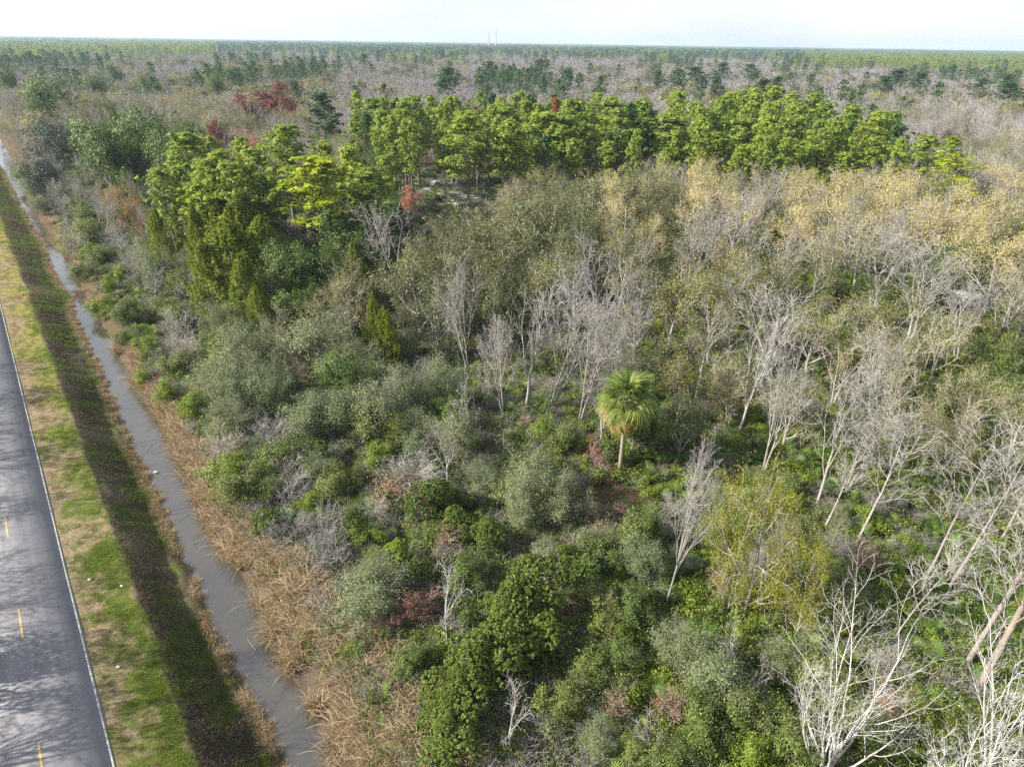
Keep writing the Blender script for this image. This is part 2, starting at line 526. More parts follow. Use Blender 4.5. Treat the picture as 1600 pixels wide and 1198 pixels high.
def wooded(kind, seed, H, r0, sp, wood, twig, leaf=None, nleaf=0, lsize=(.16, .09), clump=.35, sub=1.0, cut=1, lean=0.0, forks=1,
           near=False, outb=.5, lift=.35, tipfrac=1.0, twk=1.0, leaf_z=0.0):
    """a tree or shrub: trunk (levels up to cut) and crown (finer twigs and leaves)"""
    rg = random.Random(seed); rs = np.random.RandomState(seed)
    S, T = [], []
    for k in range(forks):
        az = rg.uniform(0, 6.28) + k * 6.28 / forks
        ang = lean + (rg.uniform(.12, .5) if forks > 1 else 0)
        d = (math.sin(ang) * math.cos(az), math.sin(ang) * math.sin(az), math.cos(ang))
        b = (.12 * forks ** .5 * math.cos(az) if forks > 1 else 0, .12 * forks ** .5 * math.sin(az) if forks > 1 else 0, -.5)
        if forks > 1: S.append(((0, 0, -.55), b, r0 * .8, r0 * .75, 0))
        branch(S, T, rg, b, d, sp[0]['L'] * H * rg.uniform(.85, 1.1), r0 * (.75 if forks > 1 else 1), 0, sp)
    thick = [s for s in S if s[4] <= cut]; thin = [s for s in S if s[4] > cut]
    Vt = []; 
    v1, f1 = tubes([s for s in thick if s[4] == 0], 8 if near else 6)
    v2, f2 = tubes([s for s in thick if s[4] > 0], 5 if near else 4)
    V, F, R_, Mi = join([(v1, f1, None, 0), (v2, f2, None, 0)])
    crown = []
    last = max(s[4] for s in S)
    va, fa = tubes([s for s in thin if s[4] < last], 3, twk)
    vb, fb = tubes([s for s in thin if s[4] == last], 3, twk)
    crown += [(va, fa, None, 0), (vb, fb, None, 0)]
    mats = [M[twig]]
    if leaf and nleaf:
        tp = np.array([t[0] for t in T]); td = np.array([t[1] for t in T])
        if tipfrac < 1:
            keep = rs.uniform(size=len(tp)) < tipfrac
            tp, td = tp[keep], td[keep]
        if leaf_z: 
            keep = tp[:, 2] > leaf_z * H
            tp, td = tp[keep], td[keep]
        idx = rs.randint(0, len(tp), nleaf)
        cen = tp[idx] + rs.normal(size=(nleaf, 3)) * clump * np.array([1, 1, .8])
        cm = tp.mean(0); ow = cen - cm; ow /= np.linalg.norm(ow, axis=1)[:, None] + 1e-9
        lv, lf, lr = leaves(cen, ow, lsize[0], lsize[1], rs, outb=outb, lift=lift)
        # neighbouring leaves of one clump share a shade
        cl = rs.uniform(0, 1, len(tp))[idx]
        lr = np.clip(.55 * lr + .45 * np.repeat(cl, 2), 0, 1)
        crown.append((lv, lf, lr, 1)); mats.append(M[leaf])
    Vc, Fc, Rc, Mc = join(crown)
    h, r = extent(np.concatenate([V, Vc]))
    parts = [('trunk', make_mesh(kind + '_trunk', V, F, [M[wood]], sm=True)),
             ('crown', make_mesh(kind + '_crown', Vc, Fc, mats, rnd=Rc, midx=Mc))]
    add_proto(kind, parts, h, r)


def L_(**k): return k


# vase-shaped bare tree
def bare_spec(n1=6, n2=5, n3=5, n4=4, ang=30, up=.10, start=.30):
    return [L_(L=.62, wob=.06, up=.03, seg=7, taper=.35),
            L_(n=n1, start=start, ang=ang, len=.62, wob=.10, up=up, seg=5, taper=.3, rr=.6),
            L_(n=n2, start=.25, ang=34, len=.52, wob=.14, up=.07, seg=3, taper=.4, rr=.55, rmin=.018),
            L_(n=n3, start=.2, ang=38, len=.50, wob=.18, up=.05, seg=2, taper=.4, rr=.6, rmin=.011),
            L_(n=n4, start=.15, ang=40, len=.55, wob=.2, up=.04, seg=1, taper=.3, rr=.8, rmin=.008)]


for i in range(3):      # near, pale-barked
    wooded('pale_bare_tree', 100 + i, 11, .15, bare_spec(8, 5, 5, 4, 26 + 3 * i), 'pale_bark', 'pale_twig', near=True, cut=2, twk=1.05, forks=(2, 1, 2)[i])
for i in range(3):      # grey middle-distance
    wooded('bare_tree', 120 + i, 11, .16, bare_spec(7, 6, 6, 4, 34, .07), 'grey_bark', ('twig', 'pale_twig', 'mauve_twig')[i], cut=1, twk=1.6, forks=(1, 2, 1)[i])
for i in range(2):      # bare with a haze of buds
    wooded('bare_tree', 130 + i, 11, .16, bare_spec(7, 5, 5, 4, 36, .06), 'grey_bark', 'twig', leaf='olive', nleaf=900, lsize=(.13, .08), clump=.3, twk=1.5)
for i in range(4):
    wooded('budding_tree', 140 + i, 11, .18, bare_spec(8, 5, 5, 3, 42, .05, .25), 'grey_bark', ('twig', 'tan_twig')[i % 2], leaf='olive', nleaf=5600,
           lsize=(.13, .075), clump=.30, tipfrac=.75, twk=1.5, forks=(1, 2, 1, 2)[i])
for i in range(3):
    wooded('ochre_tree', 150 + i, 11, .18, bare_spec(8, 6, 5, 4, 44, .04, .22), 'pale_bark', 'tan_twig', leaf='ochre', nleaf=4000, lsize=(.15, .09), clump=.30, twk=1.6)


def dome_spec(n1=9, n2=7, n3=6, ang=55, up=.07, start=.15, L=.45):
    return [L_(L=L, wob=.07, up=.02, seg=4, taper=.5),
            L_(n=n1, start=start, ang=ang, av=14, len=1.0, wob=.12, up=up, seg=4, taper=.3, rr=.6),
            L_(n=n2, start=.25, ang=42, len=.5, wob=.16, up=.05, seg=3, taper=.4, rr=.5, rmin=.02),
            L_(n=n3, start=.2, ang=45, len=.5, wob=.2, up=.03, seg=2, taper=.4, rr=.6, rmin=.012)]


for i in range(4):
    wooded('oak_tree', 160 + i, 11, .28, dome_spec(10, 7, 6), 'grey_bark', 'twig', leaf='oak', nleaf=9500, lsize=(.19, .12), clump=.30, outb=.7, tipfrac=.7)
for i in range(2):
    wooded('grey_oak_tree', 166 + i, 11, .28, dome_spec(10, 7, 6), 'grey_bark', 'twig', leaf='blue_oak', nleaf=8500, lsize=(.24, .15), clump=.34, outb=.8)
for i in range(3):
    wooded('evergreen_tree', 170 + i, 11, .25, dome_spec(10, 7, 6, 50, .10), 'bark', 'twig', leaf='evergreen', nleaf=9500, lsize=(.26, .17), clump=.30, outb=.8)
wooded('moss_tree', 176, 9, .20, dome_spec(10, 7, 7, 50, .07, .1, .55), 'pale_bark', 'tan_twig', leaf='moss', nleaf=16000, lsize=(.11, .06), clump=.26, outb=.6)
wooded('maple_tree', 180, 11, .18, bare_spec(8, 6, 5, 4, 38, .06, .25), 'grey_bark', 'mauve_twig', leaf='red', nleaf=9000, lsize=(.24, .15), clump=.28, twk=1.5)
wooded('pink_maple_tree', 181, 10, .16, bare_spec(8, 5, 5, 4, 36, .07, .25), 'pale_bark', 'pale_twig', leaf='pink', nleaf=2600, lsize=(.20, .12), clump=.25, twk=1.6, leaf_z=.45)
wooded('rusty_tree', 182, 11, .2, dome_spec(12, 6, 6, 45, .08, .1, .75), 'bark', 'tan_twig', leaf='rust', nleaf=9000, lsize=(.20, .13), clump=.28, outb=.6)
# shrubs
def shrub_spec(n1=5, n2=5, n3=4, ang=32, up=.06):
    return [L_(L=.62, wob=.12, up=.03, seg=4, taper=.4),
            L_(n=n1, start=.12, ang=ang, len=.6, wob=.14, up=up, seg=3, taper=.35, rr=.6, rmin=.014),
            L_(n=n2, start=.15, ang=36, len=.55, wob=.18, up=up, seg=2, taper=.4, rr=.6, rmin=.010),
            L_(n=n3, start=.2, ang=38, len=.55, wob=.2, up=.02, seg=2, taper=.3, rr=.7, rmin=.007)]


for i in range(4):
    wooded('myrtle_shrub', 200 + i, 4.5, .06, shrub_spec(7, 6, 5), 'grey_bark', 'twig', leaf='myrtle', nleaf=15000, lsize=(.10, .042), clump=.17, forks=6, outb=.6, twk=1.1, lift=.45, tipfrac=.62)
for i in range(3):
    wooded('leafy_shrub', 210 + i, 4.0, .05, shrub_spec(7, 6, 5), 'bark', 'twig', leaf='green_shrub', nleaf=11000, lsize=(.12, .065), clump=.17, forks=5, outb=.6, lift=.45, tipfrac=.62)
for i in range(2):
    wooded('bright_shrub', 216 + i, 3.5, .05, shrub_spec(7, 6, 4), 'bark', 'twig', leaf='lime', nleaf=7500, lsize=(.12, .07), clump=.15, forks=4, outb=.6, lift=.45, tipfrac=.65)
for i in range(3):
    wooded('bare_shrub', 220 + i, 3.8, .045, shrub_spec(6, 5, 6, 36), 'grey_bark', ('pale_twig', 'twig', 'tan_twig')[i], forks=7, twk=1.2)
for i in range(2):
    wooded('brown_shrub', 226 + i, 3.0, .04, shrub_spec(6, 5, 5, 36), 'bark', 'tan_twig', leaf='brown_leaf', nleaf=2200, lsize=(.10, .06), clump=.15, forks=5, twk=1.0)
wooded('red_shrub', 230, 3.0, .04, shrub_spec(5, 5, 5, 34), 'grey_bark', 'pale_twig', leaf='pink', nleaf=1500, lsize=(.09, .06), clump=.12, forks=4)
wooded('gnarled_tree', 235, 6.5, .10, [L_(L=.6, wob=.16, up=.0, seg=7, taper=.4),
        L_(n=7, start=.35, ang=48, len=.55, wob=.22, up=.05, seg=5, taper=.35, rr=.6),
        L_(n=5, start=.25, ang=44, len=.5, wob=.26, up=.04, seg=4, taper=.4, rr=.6, rmin=.018),
        L_(n=4, start=.3, ang=44, len=.5, wob=.28, up=.02, seg=3, taper=.3, rr=.7, rmin=.012)], 'pale_bark', 'pale_twig', near=True, cut=2, twk=1.2)


# laurel: rosettes of leaves over a lumpy body
def laurel(seed, H=4.5, R=1.7, lobes=9, nros=620, leaf='laurel', kind='laurel_shrub'):
    rg = random.Random(seed); rs = np.random.RandomState(seed)
    cs = []
    for k in range(lobes):
        a = rg.uniform(0, 6.28); t = (k + .5) / lobes
        rad = R * .55 * math.sqrt(max(0, 1 - (2 * t - .9) ** 2)) * rg.uniform(.5, 1.2)
        cs.append((rad * math.cos(a), rad * math.sin(a), H * (.12 + .74 * t), R * rg.uniform(.36, .62) * (1.12 - .55 * t)))
    P_, O_ = [], []
    while len(P_) < nros:
        c = cs[rg.randrange(lobes)]
        d = vnorm((rg.gauss(0, 1), rg.gauss(0, 1), rg.gauss(.25, 1)))
        q = (c[0] + d[0] * c[3], c[1] + d[1] * c[3], c[2] + d[2] * c[3] * 1.15)
        if q[2] < .15: continue
        if any((q[0] - e[0]) ** 2 + (q[1] - e[1]) ** 2 + ((q[2] - e[2]) / 1.15) ** 2 < (e[3] * .82) ** 2 for e in cs): continue
        P_.append(q); O_.append(d)
    P_ = np.array(P_); O_ = np.array(O_)
    k = 13
    base = np.repeat(P_, k, 0); out_ = np.repeat(O_, k, 0)
    dirs = rs.normal(size=base.shape) * .75 + out_ * .9 + np.array([0, 0, .35])
    dirs /= np.linalg.norm(dirs, axis=1)[:, None]
    cen = base + dirs * .085
    v, f, r = leaves(cen, dirs, .17, .085, rs, outb=.4, lift=.3, along=dirs)
    sh = np.repeat(np.repeat(rs.uniform(0, 1, len(P_)), k), 2)
    r = .5 * r + .5 * sh
    S = [((0, 0, -.4), (0, 0, H * .4), .09, .06, 0)] + [((0, 0, H * .12 + c[2] * .3), (c[0], c[1], c[2]), .05, .02, 1) for c in cs]
    tv, tf = tubes(S, 5)
    h, rr = extent(v)
    add_proto(kind, [('trunk', make_mesh(kind + '_trunk', tv, tf, [M['bark']])), ('crown', make_mesh(kind + '_crown', v, f, [M[leaf]], rnd=r))], h, rr)


for i in range(4): laurel(300 + i, 4.6 + .3 * i, 1.7, 10, 760)
laurel(306, 3.6, 1.2, 7, 420, 'lime', 'bright_laurel_shrub')
laurel(307, 3.6, 1.2, 8, 420, 'lime', 'bright_laurel_shrub')


# cedar: upswept feathery plumes in a cone
def cedar(seed, H=9, R=2.2, n=210):
    rs = np.random.RandomState(seed)
    t = rs.uniform(.02, 1, n) ** .9
    az = rs.uniform(0, 6.28, n)
    lump = 1 + .22 * np.sin(az * 3 + seed) + .15 * np.sin(az * 5 + t * 9)
    env = R * (1 - t) ** .62 * lump * rs.uniform(.55, 1.05, n)
    base = np.stack([env * np.cos(az), env * np.sin(az), H * (.04 + .86 * t)], 1)
    out_ = np.stack([np.cos(az), np.sin(az), np.zeros(n)], 1)
    d = out_ * rs.uniform(.35, .8, (n, 1)) * (1 - t[:, None]) + np.array([0, 0, 1.0]); d /= np.linalg.norm(d, axis=1)[:, None]
    L = rs.uniform(.9, 1.6, n) * (1.1 - .35 * t)
    k = 75
    s = rs.uniform(0, 1, (n, k))
    cen = base[:, None] + d[:, None] * (s * L[:, None])[..., None] + rs.normal(size=(n, k, 3)) * (.20 * (1.05 - s))[..., None]
    al = d[:, None] + (cen - (base[:, None] + d[:, None] * (s * L[:, None])[..., None])) * 2.2
    cen = cen.reshape(-1, 3); al = al.reshape(-1, 3)
    ow = np.repeat(out_, k, 0)
    v, f, r = leaves(cen, ow, .20, .075, rs, outb=.5, lift=.1, along=al, lv=.3)
    r = np.clip(.6 * r + .4 * np.repeat(np.repeat(rs.uniform(0, 1, n), k), 2), 0, 1)
    S = [((0, 0, -.4), (0, 0, H * .5), .17, .09, 0), ((0, 0, H * .5), (0, 0, H * .95), .09, .02, 0)]
    for i in range(0, n, 2):
        b = base[i]; S.append(((0, 0, max(.2, b[2] - env[i] * .5)), tuple(b), .03, .012, 1))
    tv, tf = tubes(S, 4)
    h, rr = extent(v)
    add_proto('cedar_tree', [('trunk', make_mesh('cedar_trunk', tv, tf, [M['bark']])), ('crown', make_mesh('cedar_crown', v, f, [M['cedar']], rnd=r))], h, rr)


for i in range(3): cedar(320 + i, 9, 2.4, 230)


# pine: straight stem, whorls, needle tufts in rounded masses
def pine(kind, seed, H=20, leaf='pine', R=2.9, cb=.48, ntuft=420, nb=20, flat=0.0, gap=.0, tr=.42, w=.11):
    rg = random.Random(seed); rs = np.random.RandomState(seed)
    S = []; p = (0, 0, -.5); r = .2; d = (rg.gauss(0, .02), rg.gauss(0, .02), 1)
    stem = [(p, r)]
    for k in range(10):
        d = vnorm((d[0] + rg.gauss(0, .015), d[1] + rg.gauss(0, .015), 1))
        q = vadd(p, d, H * .97 / 10); r2 = .2 * (1 - (k + 1) / 10 * .88)
        S.append((p, q, r, r2, 0)); p, r = q, r2; stem.append((p, r))
    tips, dirs = [], []
    thin = []
    nbr = 40
    lobes = [rg.uniform(.7, 1.25) for _ in range(12)]
    for k in range(nbr):
        t = (k + rg.random()) / nbr
        z = cb + (1 - cb) * t
        x = z * 10; i = min(int(x), 9); fr = x - i
        a = stem[i][0]; b = stem[i + 1][0]
        pp = vadd(a, vadd(b, a, -1), fr)
        az = k * 2.4 + rg.uniform(-.4, .4)
        prof = math.sin(math.pi * min(1, (t * .80 + .16))) ** .7 if not flat else (.5 + .6 * t)
        L = R * prof * lobes[int((az % 6.283) / 6.283 * 11.99)] * rg.uniform(.75, 1.15)
        if rg.random() < gap and t < .8: continue
        ang = math.radians(rg.uniform(42, 88) - 28 * t)
        d = (math.sin(ang) * math.cos(az), math.sin(ang) * math.sin(az), math.cos(ang))
        q = pp; n = 4
        for j in range(n):
            d = vnorm((d[0] + rg.gauss(0, .1), d[1] + rg.gauss(0, .1), d[2] + .12 + rg.gauss(0, .06)))
            q2 = vadd(q, d, L / n)
            thin.append((q, q2, .055 * (1 - j / n) + .012, .055 * (1 - (j + 1) / n) + .012, 1))
            q = q2
            m = max(1, int(ntuft / nbr / 3.2))
            if j >= 1:
                pc = vadd(q, (rg.gauss(0, .42), rg.gauss(0, .42), rg.gauss(.1, .25)), min(1, L / 2.2))
                for _ in range(m + (2 if j == n - 1 else 0)):
                    e = vnorm((rg.gauss(0, 1), rg.gauss(0, 1), rg.gauss(.35, .8)))
                    tp = vadd(pc, e, rg.uniform(.25, .55)); tips.append(tp)
                    dirs.append(vnorm((e[0] + d[0] * .2, e[1] + d[1] * .2, e[2] + .35)))
    for _ in range(10):
        e = (rg.gauss(0, .35), rg.gauss(0, .35), rg.gauss(0, .4)); tips.append(vadd(p, e)); dirs.append(vnorm((e[0], e[1], 1)))
    T = np.array(tips); D = np.array(dirs)
    base = np.repeat(T, nb, 0)
    dd = rs.normal(size=base.shape) * .62 + np.repeat(D, nb, 0) * .75
    dd /= np.linalg.norm(dd, axis=1)[:, None]
    L = rs.uniform(.7, 1.2, len(base)) * tr
    # short broad sprays: widest in the middle
    v, f, r = leaves(base + dd * (L * .35)[:, None], np.repeat(D, nb, 0), 1, 1, rs, outb=1.3, lift=.35, along=dd, lv=.12)
    c = np.repeat(v.reshape(-1, 4, 3).mean(1), 4, 0)
    k4 = (v - c).reshape(-1, 4, 3)
    k4[:, 0] *= L[:, None]; k4[:, 2] *= L[:, None]; k4[:, 1] *= w; k4[:, 3] *= w
    v = c + k4.reshape(-1, 3)
    sh = np.repeat(np.repeat(rs.uniform(0, 1, len(T)), nb), 2)
    r = .55 * r + .45 * sh
    tv, tf = tubes(S, 7)
    bv, bf = tubes(thin, 3)
    V, F, R_, Mi = join([(bv, bf, None, 0), (v, f, r, 1)])
    h, rr = extent(V)
    add_proto(kind, [('trunk', make_mesh(kind + '_trunk', tv, tf, [M['pine_bark']], sm=True)),
                     ('crown', make_mesh(kind + '_crown', V, F, [M['pine_bark'], M[leaf]], rnd=R_, midx=Mi))], h, rr)


for i in range(4): pine('pine_tree', 340 + i, leaf='pine', ntuft=900, nb=17, gap=.04, cb=(.40, .48, .33, .44)[i], R=(3.1, 2.6, 3.4, 2.8)[i])
for i in range(2): pine('golden_pine_tree', 350 + i, leaf='pine_gold', ntuft=640, nb=20, cb=.42, gap=.18, flat=i)
for i in range(3): pine('dark_pine_tree', 354 + i, leaf='pine_dark', ntuft=560, nb=17, w=.15, cb=.40)
pine('rusty_pine_tree', 358, leaf='pine_rust', ntuft=450)


# ------------------------------------------------------------------ fan fronds
def fan(seed, petiole, rad, nbl, spread, droop, mat, w=.05, name='frond'):
    """one fan leaf, stalk along +X from the origin, leaf blades at its end"""
    rs = np.random.RandomState(seed)
    S = [((0, 0, 0), (petiole * .5, 0, petiole * .10), .022, .018, 0), ((petiole * .5, 0, petiole * .10), (petiole, 0, petiole * .08), .018, .012, 0)]
    tv, tf = tubes(S, 3)
    a = np.linspace(-spread, spread, nbl)
    hub = np.array([petiole, 0, petiole * .08])
    V, F = [], []
    for k, x in enumerate(a):
        L = rad * (1 - .22 * abs(x / spread) ** 2) * rs.uniform(.9, 1.06)
        d = np.array([math.cos(x), math.sin(x), .05])
        s = np.array([-math.sin(x), math.cos(x), 0])
        fold = np.array([0, 0, .012 * (1 if k % 2 else -1)])
        z1 = -droop * .25 * L; z2 = -droop * L * rs.uniform(.8, 1.25)
        p0 = hub; p1 = hub + d * L * .5 + np.array([0, 0, z1]) + fold; p2 = hub + d * L * (1 - .25 * droop) + np.array([0, 0, z2])
        b = len(V)
        V += [p0, p1 - s * w, p1 + s * w, p2]
        F += [[b, b + 1, b + 2], [b + 1, b + 3, b + 2]]
    V = np.array(V); F = np.array(F)
    VV, FF, RR, MM = join([(tv, tf, None, 0), (V, F, np.repeat(rs.uniform(0, 1, nbl), 2), 0)])
    return make_mesh(name, VV, FF, [mat], rnd=RR)


FANS = [fan(400 + i, .75, .66, 17, 2.0, .30, M['palmetto'], .024) for i in range(2)]
PALM_FANS = [fan(410 + i, 1.35, 1.35, 32, 2.1, (.45, .7)[i], M['palm'], .045) for i in range(2)]
PALM_OLD = fan(415, 1.3, 1.25, 30, 2.0, .95, M['palm_old'], .055)


def palmetto(x, y, sc, seed):
    rg = random.Random(seed)
    z = floor_at(x, y)
    e = bpy.data.objects.new('palmetto', None); C.objects.link(e)
    e.location = (x, y, z); e.rotation_euler = (0, 0, rg.uniform(0, 6.28)); e.scale = (sc,) * 3
    n = 11
    for k in range(n):
        o = link('frond', FANS[k % 2], e)
        el = math.radians(rg.uniform(25, 78))
        o.rotation_euler = (rg.uniform(-.3, .3), -el, k * 6.283 * .382 + rg.uniform(-.3, .3))
        o.location = (0, 0, .15)
        s = rg.uniform(.85, 1.2); o.scale = (s, s, s)
    return e


# ------------------------------------------------------------------ placing things
RG = random.Random(7)
REG = []        # every plant: object, kind, x, y, h, w, hand

NAMES = {  # kind: (object name, description, category)
    'pale_bare_tree': ('pale_barked_tree', 'leafless pale-barked tree', 'bare tree'),
    'bare_tree': ('bare_tree', 'leafless grey tree', 'bare tree'),
    'budding_tree': ('budding_tree', 'half-bare tree with olive buds', 'tree'),
    'ochre_tree': ('budding_tree', 'half-bare tree with golden ochre buds', 'tree'),
    'oak_tree': ('oak_tree', 'rounded olive-green oak', 'oak tree'),
    'grey_oak_tree': ('oak_tree', 'dark grey-green rounded oak', 'oak tree'),
    'evergreen_tree': ('evergreen_tree', 'dark green broad-crowned tree', 'tree'),
    'moss_tree': ('broadleaf_tree', 'yellow-olive feathery tree', 'tree'),
    'maple_tree': ('maple_tree', 'dark red budding maple', 'maple tree'),
    'pink_maple_tree': ('maple_tree', 'pinkish red budding maple', 'maple tree'),
    'rusty_tree': ('cypress_tree', 'rusty orange tree', 'tree'),
    'myrtle_shrub': ('myrtle_shrub', 'soft grey-green shrub', 'shrub'),
    'leafy_shrub': ('leafy_shrub', 'mid-green leafy shrub', 'shrub'),
    'bright_shrub': ('bright_shrub', 'bright yellow-green shrub', 'shrub'),
    'bare_shrub': ('bare_shrub', 'leafless many-stemmed grey shrub', 'shrub'),
    'brown_shrub': ('brown_shrub', 'dry brown shrub', 'shrub'),
    'red_shrub': ('red_shrub', 'thin shrub with pink-red leaves', 'shrub'),
    'gnarled_tree': ('bare_tree', 'small crooked leafless tree', 'bare tree'),
    'laurel_shrub': ('laurel_shrub', 'glossy green dense shrub', 'shrub'),
    'bright_laurel_shrub': ('laurel_shrub', 'light green dense shrub', 'shrub'),
    'cedar_tree': ('cedar_tree', 'deep green upswept cedar', 'cedar tree'),
    'pine_tree': ('pine_tree', 'yellow-green pine', 'pine tree'),
    'golden_pine_tree': ('pine_tree', 'golden green pine', 'pine tree'),
    'dark_pine_tree': ('pine_tree', 'dark green pine', 'pine tree'),
    'rusty_pine_tree': ('pine_tree', 'pine with rusty orange crown', 'pine tree'),
}
GROUPS = {'bare tree': 'leafless trees in the wood', 'tree': 'half-bare and broadleaf trees in the wood', 'oak tree': 'oaks in the wood',
          'maple tree': 'red maples in the wood', 'shrub': 'shrubs of the undergrowth', 'cedar tree': 'cedars in the wood',
          'pine tree': 'pines of the wood', 'palmetto': 'palmettos on the forest floor'}


def plant(kind, x, y, h, w, hand=False, var=None, rot=None, tilt=None, label=None):
    pr = PROTO[kind]
    i = (var if var is not None else RG.randrange(len(pr))) % len(pr)
    parts, H, R = pr[i]
    e = bpy.data.objects.new(NAMES[kind][0], None)
    e.empty_display_size = .5
    C.objects.link(e)
    z = floor_at(x, y)
    e.location = (x, y, z)
    e.rotation_euler = (tilt[0] if tilt else RG.gauss(0, .03), tilt[1] if tilt else RG.gauss(0, .03), rot if rot is not None else RG.uniform(0, 6.28))
    e.scale = (w / 2 / R, w / 2 / R, h / H)
    for nm, me in parts:
        link(nm, me, e)
    if label: e['label'] = label
    REG.append(dict(o=e, kind=kind, x=x, y=y, z=z, h=h, w=w, hand=hand))
    return e


def at_top(kind, u, v, h, wpx, **k):
    """a plant of height h whose tip shows at pixel (u, v) and whose crown is wpx pixels wide"""
    if kind in ('pale_bare_tree', 'bare_tree', 'budding_tree', 'ochre_tree', 'oak_tree') and u > 500 and h < 14: h = min(h * 1.28, 15.8); wpx *= 1.22
    elif kind in ('cedar_tree', 'myrtle_shrub', 'moss_tree', 'gnarled_tree', 'evergreen_tree'): h *= 1.15
    x, y = ground_at(u, v, h - .6)
    dep = to_px(x, y, h * .6)[2]
    return plant(kind, x, y, h, wpx * dep / FOC, hand=True, **k)


# ------------------------------------------------------------------ setting: ground, road, water
def lattice(seed, sc):
    rs = np.random.RandomState(seed); g = rs.uniform(0, 1, (64, 64))

    def f(x, y):
        x = np.asarray(x, float) / sc; y = np.asarray(y, float) / sc
        i = np.floor(x).astype(int); j = np.floor(y).astype(int); a = x - i; b = y - j
        a = a * a * (3 - 2 * a); b = b * b * (3 - 2 * b)
        q = lambda m, n: g[m % 64, n % 64]
        return (q(i, j) * (1 - a) + q(i + 1, j) * a) * (1 - b) + (q(i, j + 1) * (1 - a) + q(i + 1, j + 1) * a) * b
    return f


N1, N2, N3, N4 = lattice(1, 3.5), lattice(2, 1.2), lattice(3, 9.0), lattice(4, 30.0)


def zone(d, s):
    """0 road edge, 1 top of bank, 2 foot of bank, 3 and 4 water edges, 5 and 6 into the wood"""
    d = np.asarray(d, float); s = np.asarray(s, float)
    top = 1.0 + .12 * wav(s, 5, 2); wl = water_left(s); wr = water_right(s)
    xs = [np.full_like(d, -12.), np.full_like(d, -2.3), top, wl - 1.2, wl, wr, wr + 3, wr + 9]
    q = np.full_like(d, -1.)
    for k, (a, b) in enumerate(zip(xs[:-1], xs[1:])):
        t = np.clip((d - a) / (b - a), 0, 1)
        q = np.where(d > a, (k - 1) + t, q)
    return q


dd = np.concatenate([[-6800, -4000, -1500, -600, -250, -120, -60, -40, -25, -15, -11.5, -8.7], np.arange(-8.6, -2.2, .9), np.arange(-2.3, 12, .22), np.arange(12.2, 40, 1.6),
                     [45, 55, 75, 100, 140, 200, 300, 450, 700, 1100, 1800, 3000, 5000, 6800]])
ss = np.concatenate([[-500, -400, -350, -300, -120, -60, -30, -10], np.arange(0, 140, .55), np.arange(140, 330, 1.3), [335, 345, 360, 390, 430, 500, 620, 800, 1100, 1500, 2200, 3500, 5500, 6800]])
DD, SS = np.meshgrid(dd, ss)
ZZ = ground_z(DD, SS)
ZZ = np.where((DD > -8.6) & (DD < -2.35), -.16, ZZ)
ZZ += np.where((DD > -2) & (DD < 5.5), .10 * (N2(DD * 2.2, SS * 2.2) - .5), 0)
ZZ += np.where((DD > .8) & (DD < 5.0), .42 * (N1(DD * 1.3 + 40, SS * .9) - .5) * smooth(.8, 2.0, DD) * (1 - smooth(4.0, 5.0, DD)), 0)
nx, ny = len(dd), len(ss)
idx = np.arange(nx * ny).reshape(ny, nx)
Fq = np.stack([idx[:-1, :-1], idx[:-1, 1:], idx[1:, 1:], idx[1:, :-1]], -1).reshape(-1, 4)

gm, nt, out = new_mat('ground')
zo = attr(nt, 'zone'); al = attr(nt, 'along')
n_fine = noise(nt, 9.0, 8, rough=.7); n_mid = noise(nt, 1.1, 6); n_big = noise(nt, .22, 4)
zz = mth(nt, 'ADD', zo, mth(nt, 'MULTIPLY', mth(nt, 'SUBTRACT', n_mid, .5), .55))
straw = mixc(nt, n_fine, (.17, .130, .075), (.36, .285, .18))
green = mixc(nt, mrange(nt, n_fine, .35, .65), (.07, .095, .018), (.15, .185, .035))
yell = mixc(nt, mrange(nt, n_fine, .35, .65), (.20, .19, .04), (.36, .33, .09))
far = mrange(nt, al, 55, 110)
gy = mixc(nt, far, green, yell)
patch = mth(nt, 'ADD', mrange(nt, n_big, .38, .60), mth(nt, 'MULTIPLY', mrange(nt, zo, .1, .8), .65))
verge = mixc(nt, mrange(nt, mth(nt, 'ADD', patch, mth(nt, 'MULTIPLY', mth(nt, 'SUBTRACT', n_mid, .5), 2.2)), .66, 1.15), straw, gy)
dark = mixc(nt, mrange(nt, n_fine, .35, .65), (.06, .048, .030), (.16, .13, .085))
darkg = mixc(nt, mrange(nt, n_mid, .50, .62), dark, green)
tan = mixc(nt, n_fine, (.05, .040, .028), (.15, .115, .080))
mud = mixc(nt, n_mid, (.045, .036, .022), (.085, .066, .038))
litter = mixc(nt, mrange(nt, n_fine, .35, .65), (.045, .032, .020), (.15, .10, .06))
litter = mixc(nt, mrange(nt, n_mid, .52, .66), litter, (.05, .075, .018))
c = mixc(nt, mrange(nt, zz, .93, 1.02), verge, straw)
c = mixc(nt, mrange(nt, zz, 1.02, 1.10), c, dark)
c = mixc(nt, mrange(nt, zz, 1.60, 1.85), c, darkg)
c = mixc(nt, mrange(nt, zz, 2.35, 2.65), c, tan)
c = mixc(nt, mrange(nt, zz, 2.95, 3.05), c, mud)
c = mixc(nt, mrange(nt, zz, 4.0, 4.3), c, tan)
c = mixc(nt, mth(nt, 'MAXIMUM', mrange(nt, zz, 4.9, 5.4), mth(nt, 'MULTIPLY', mrange(nt, zz, 4.0, 4.2), mrange(nt, al, 80, 105))), c, litter)
p = nt.nodes.new('ShaderNodeBsdfPrincipled'); nt.links.new(c, p.inputs['Base Color'])
p.inputs['Roughness'].default_value = .95; p.inputs['Specular IOR Level'].default_value = .1
bp = nt.nodes.new('ShaderNodeBump'); bp.inputs['Strength'].default_value = .9; bp.inputs['Distance'].default_value = .12
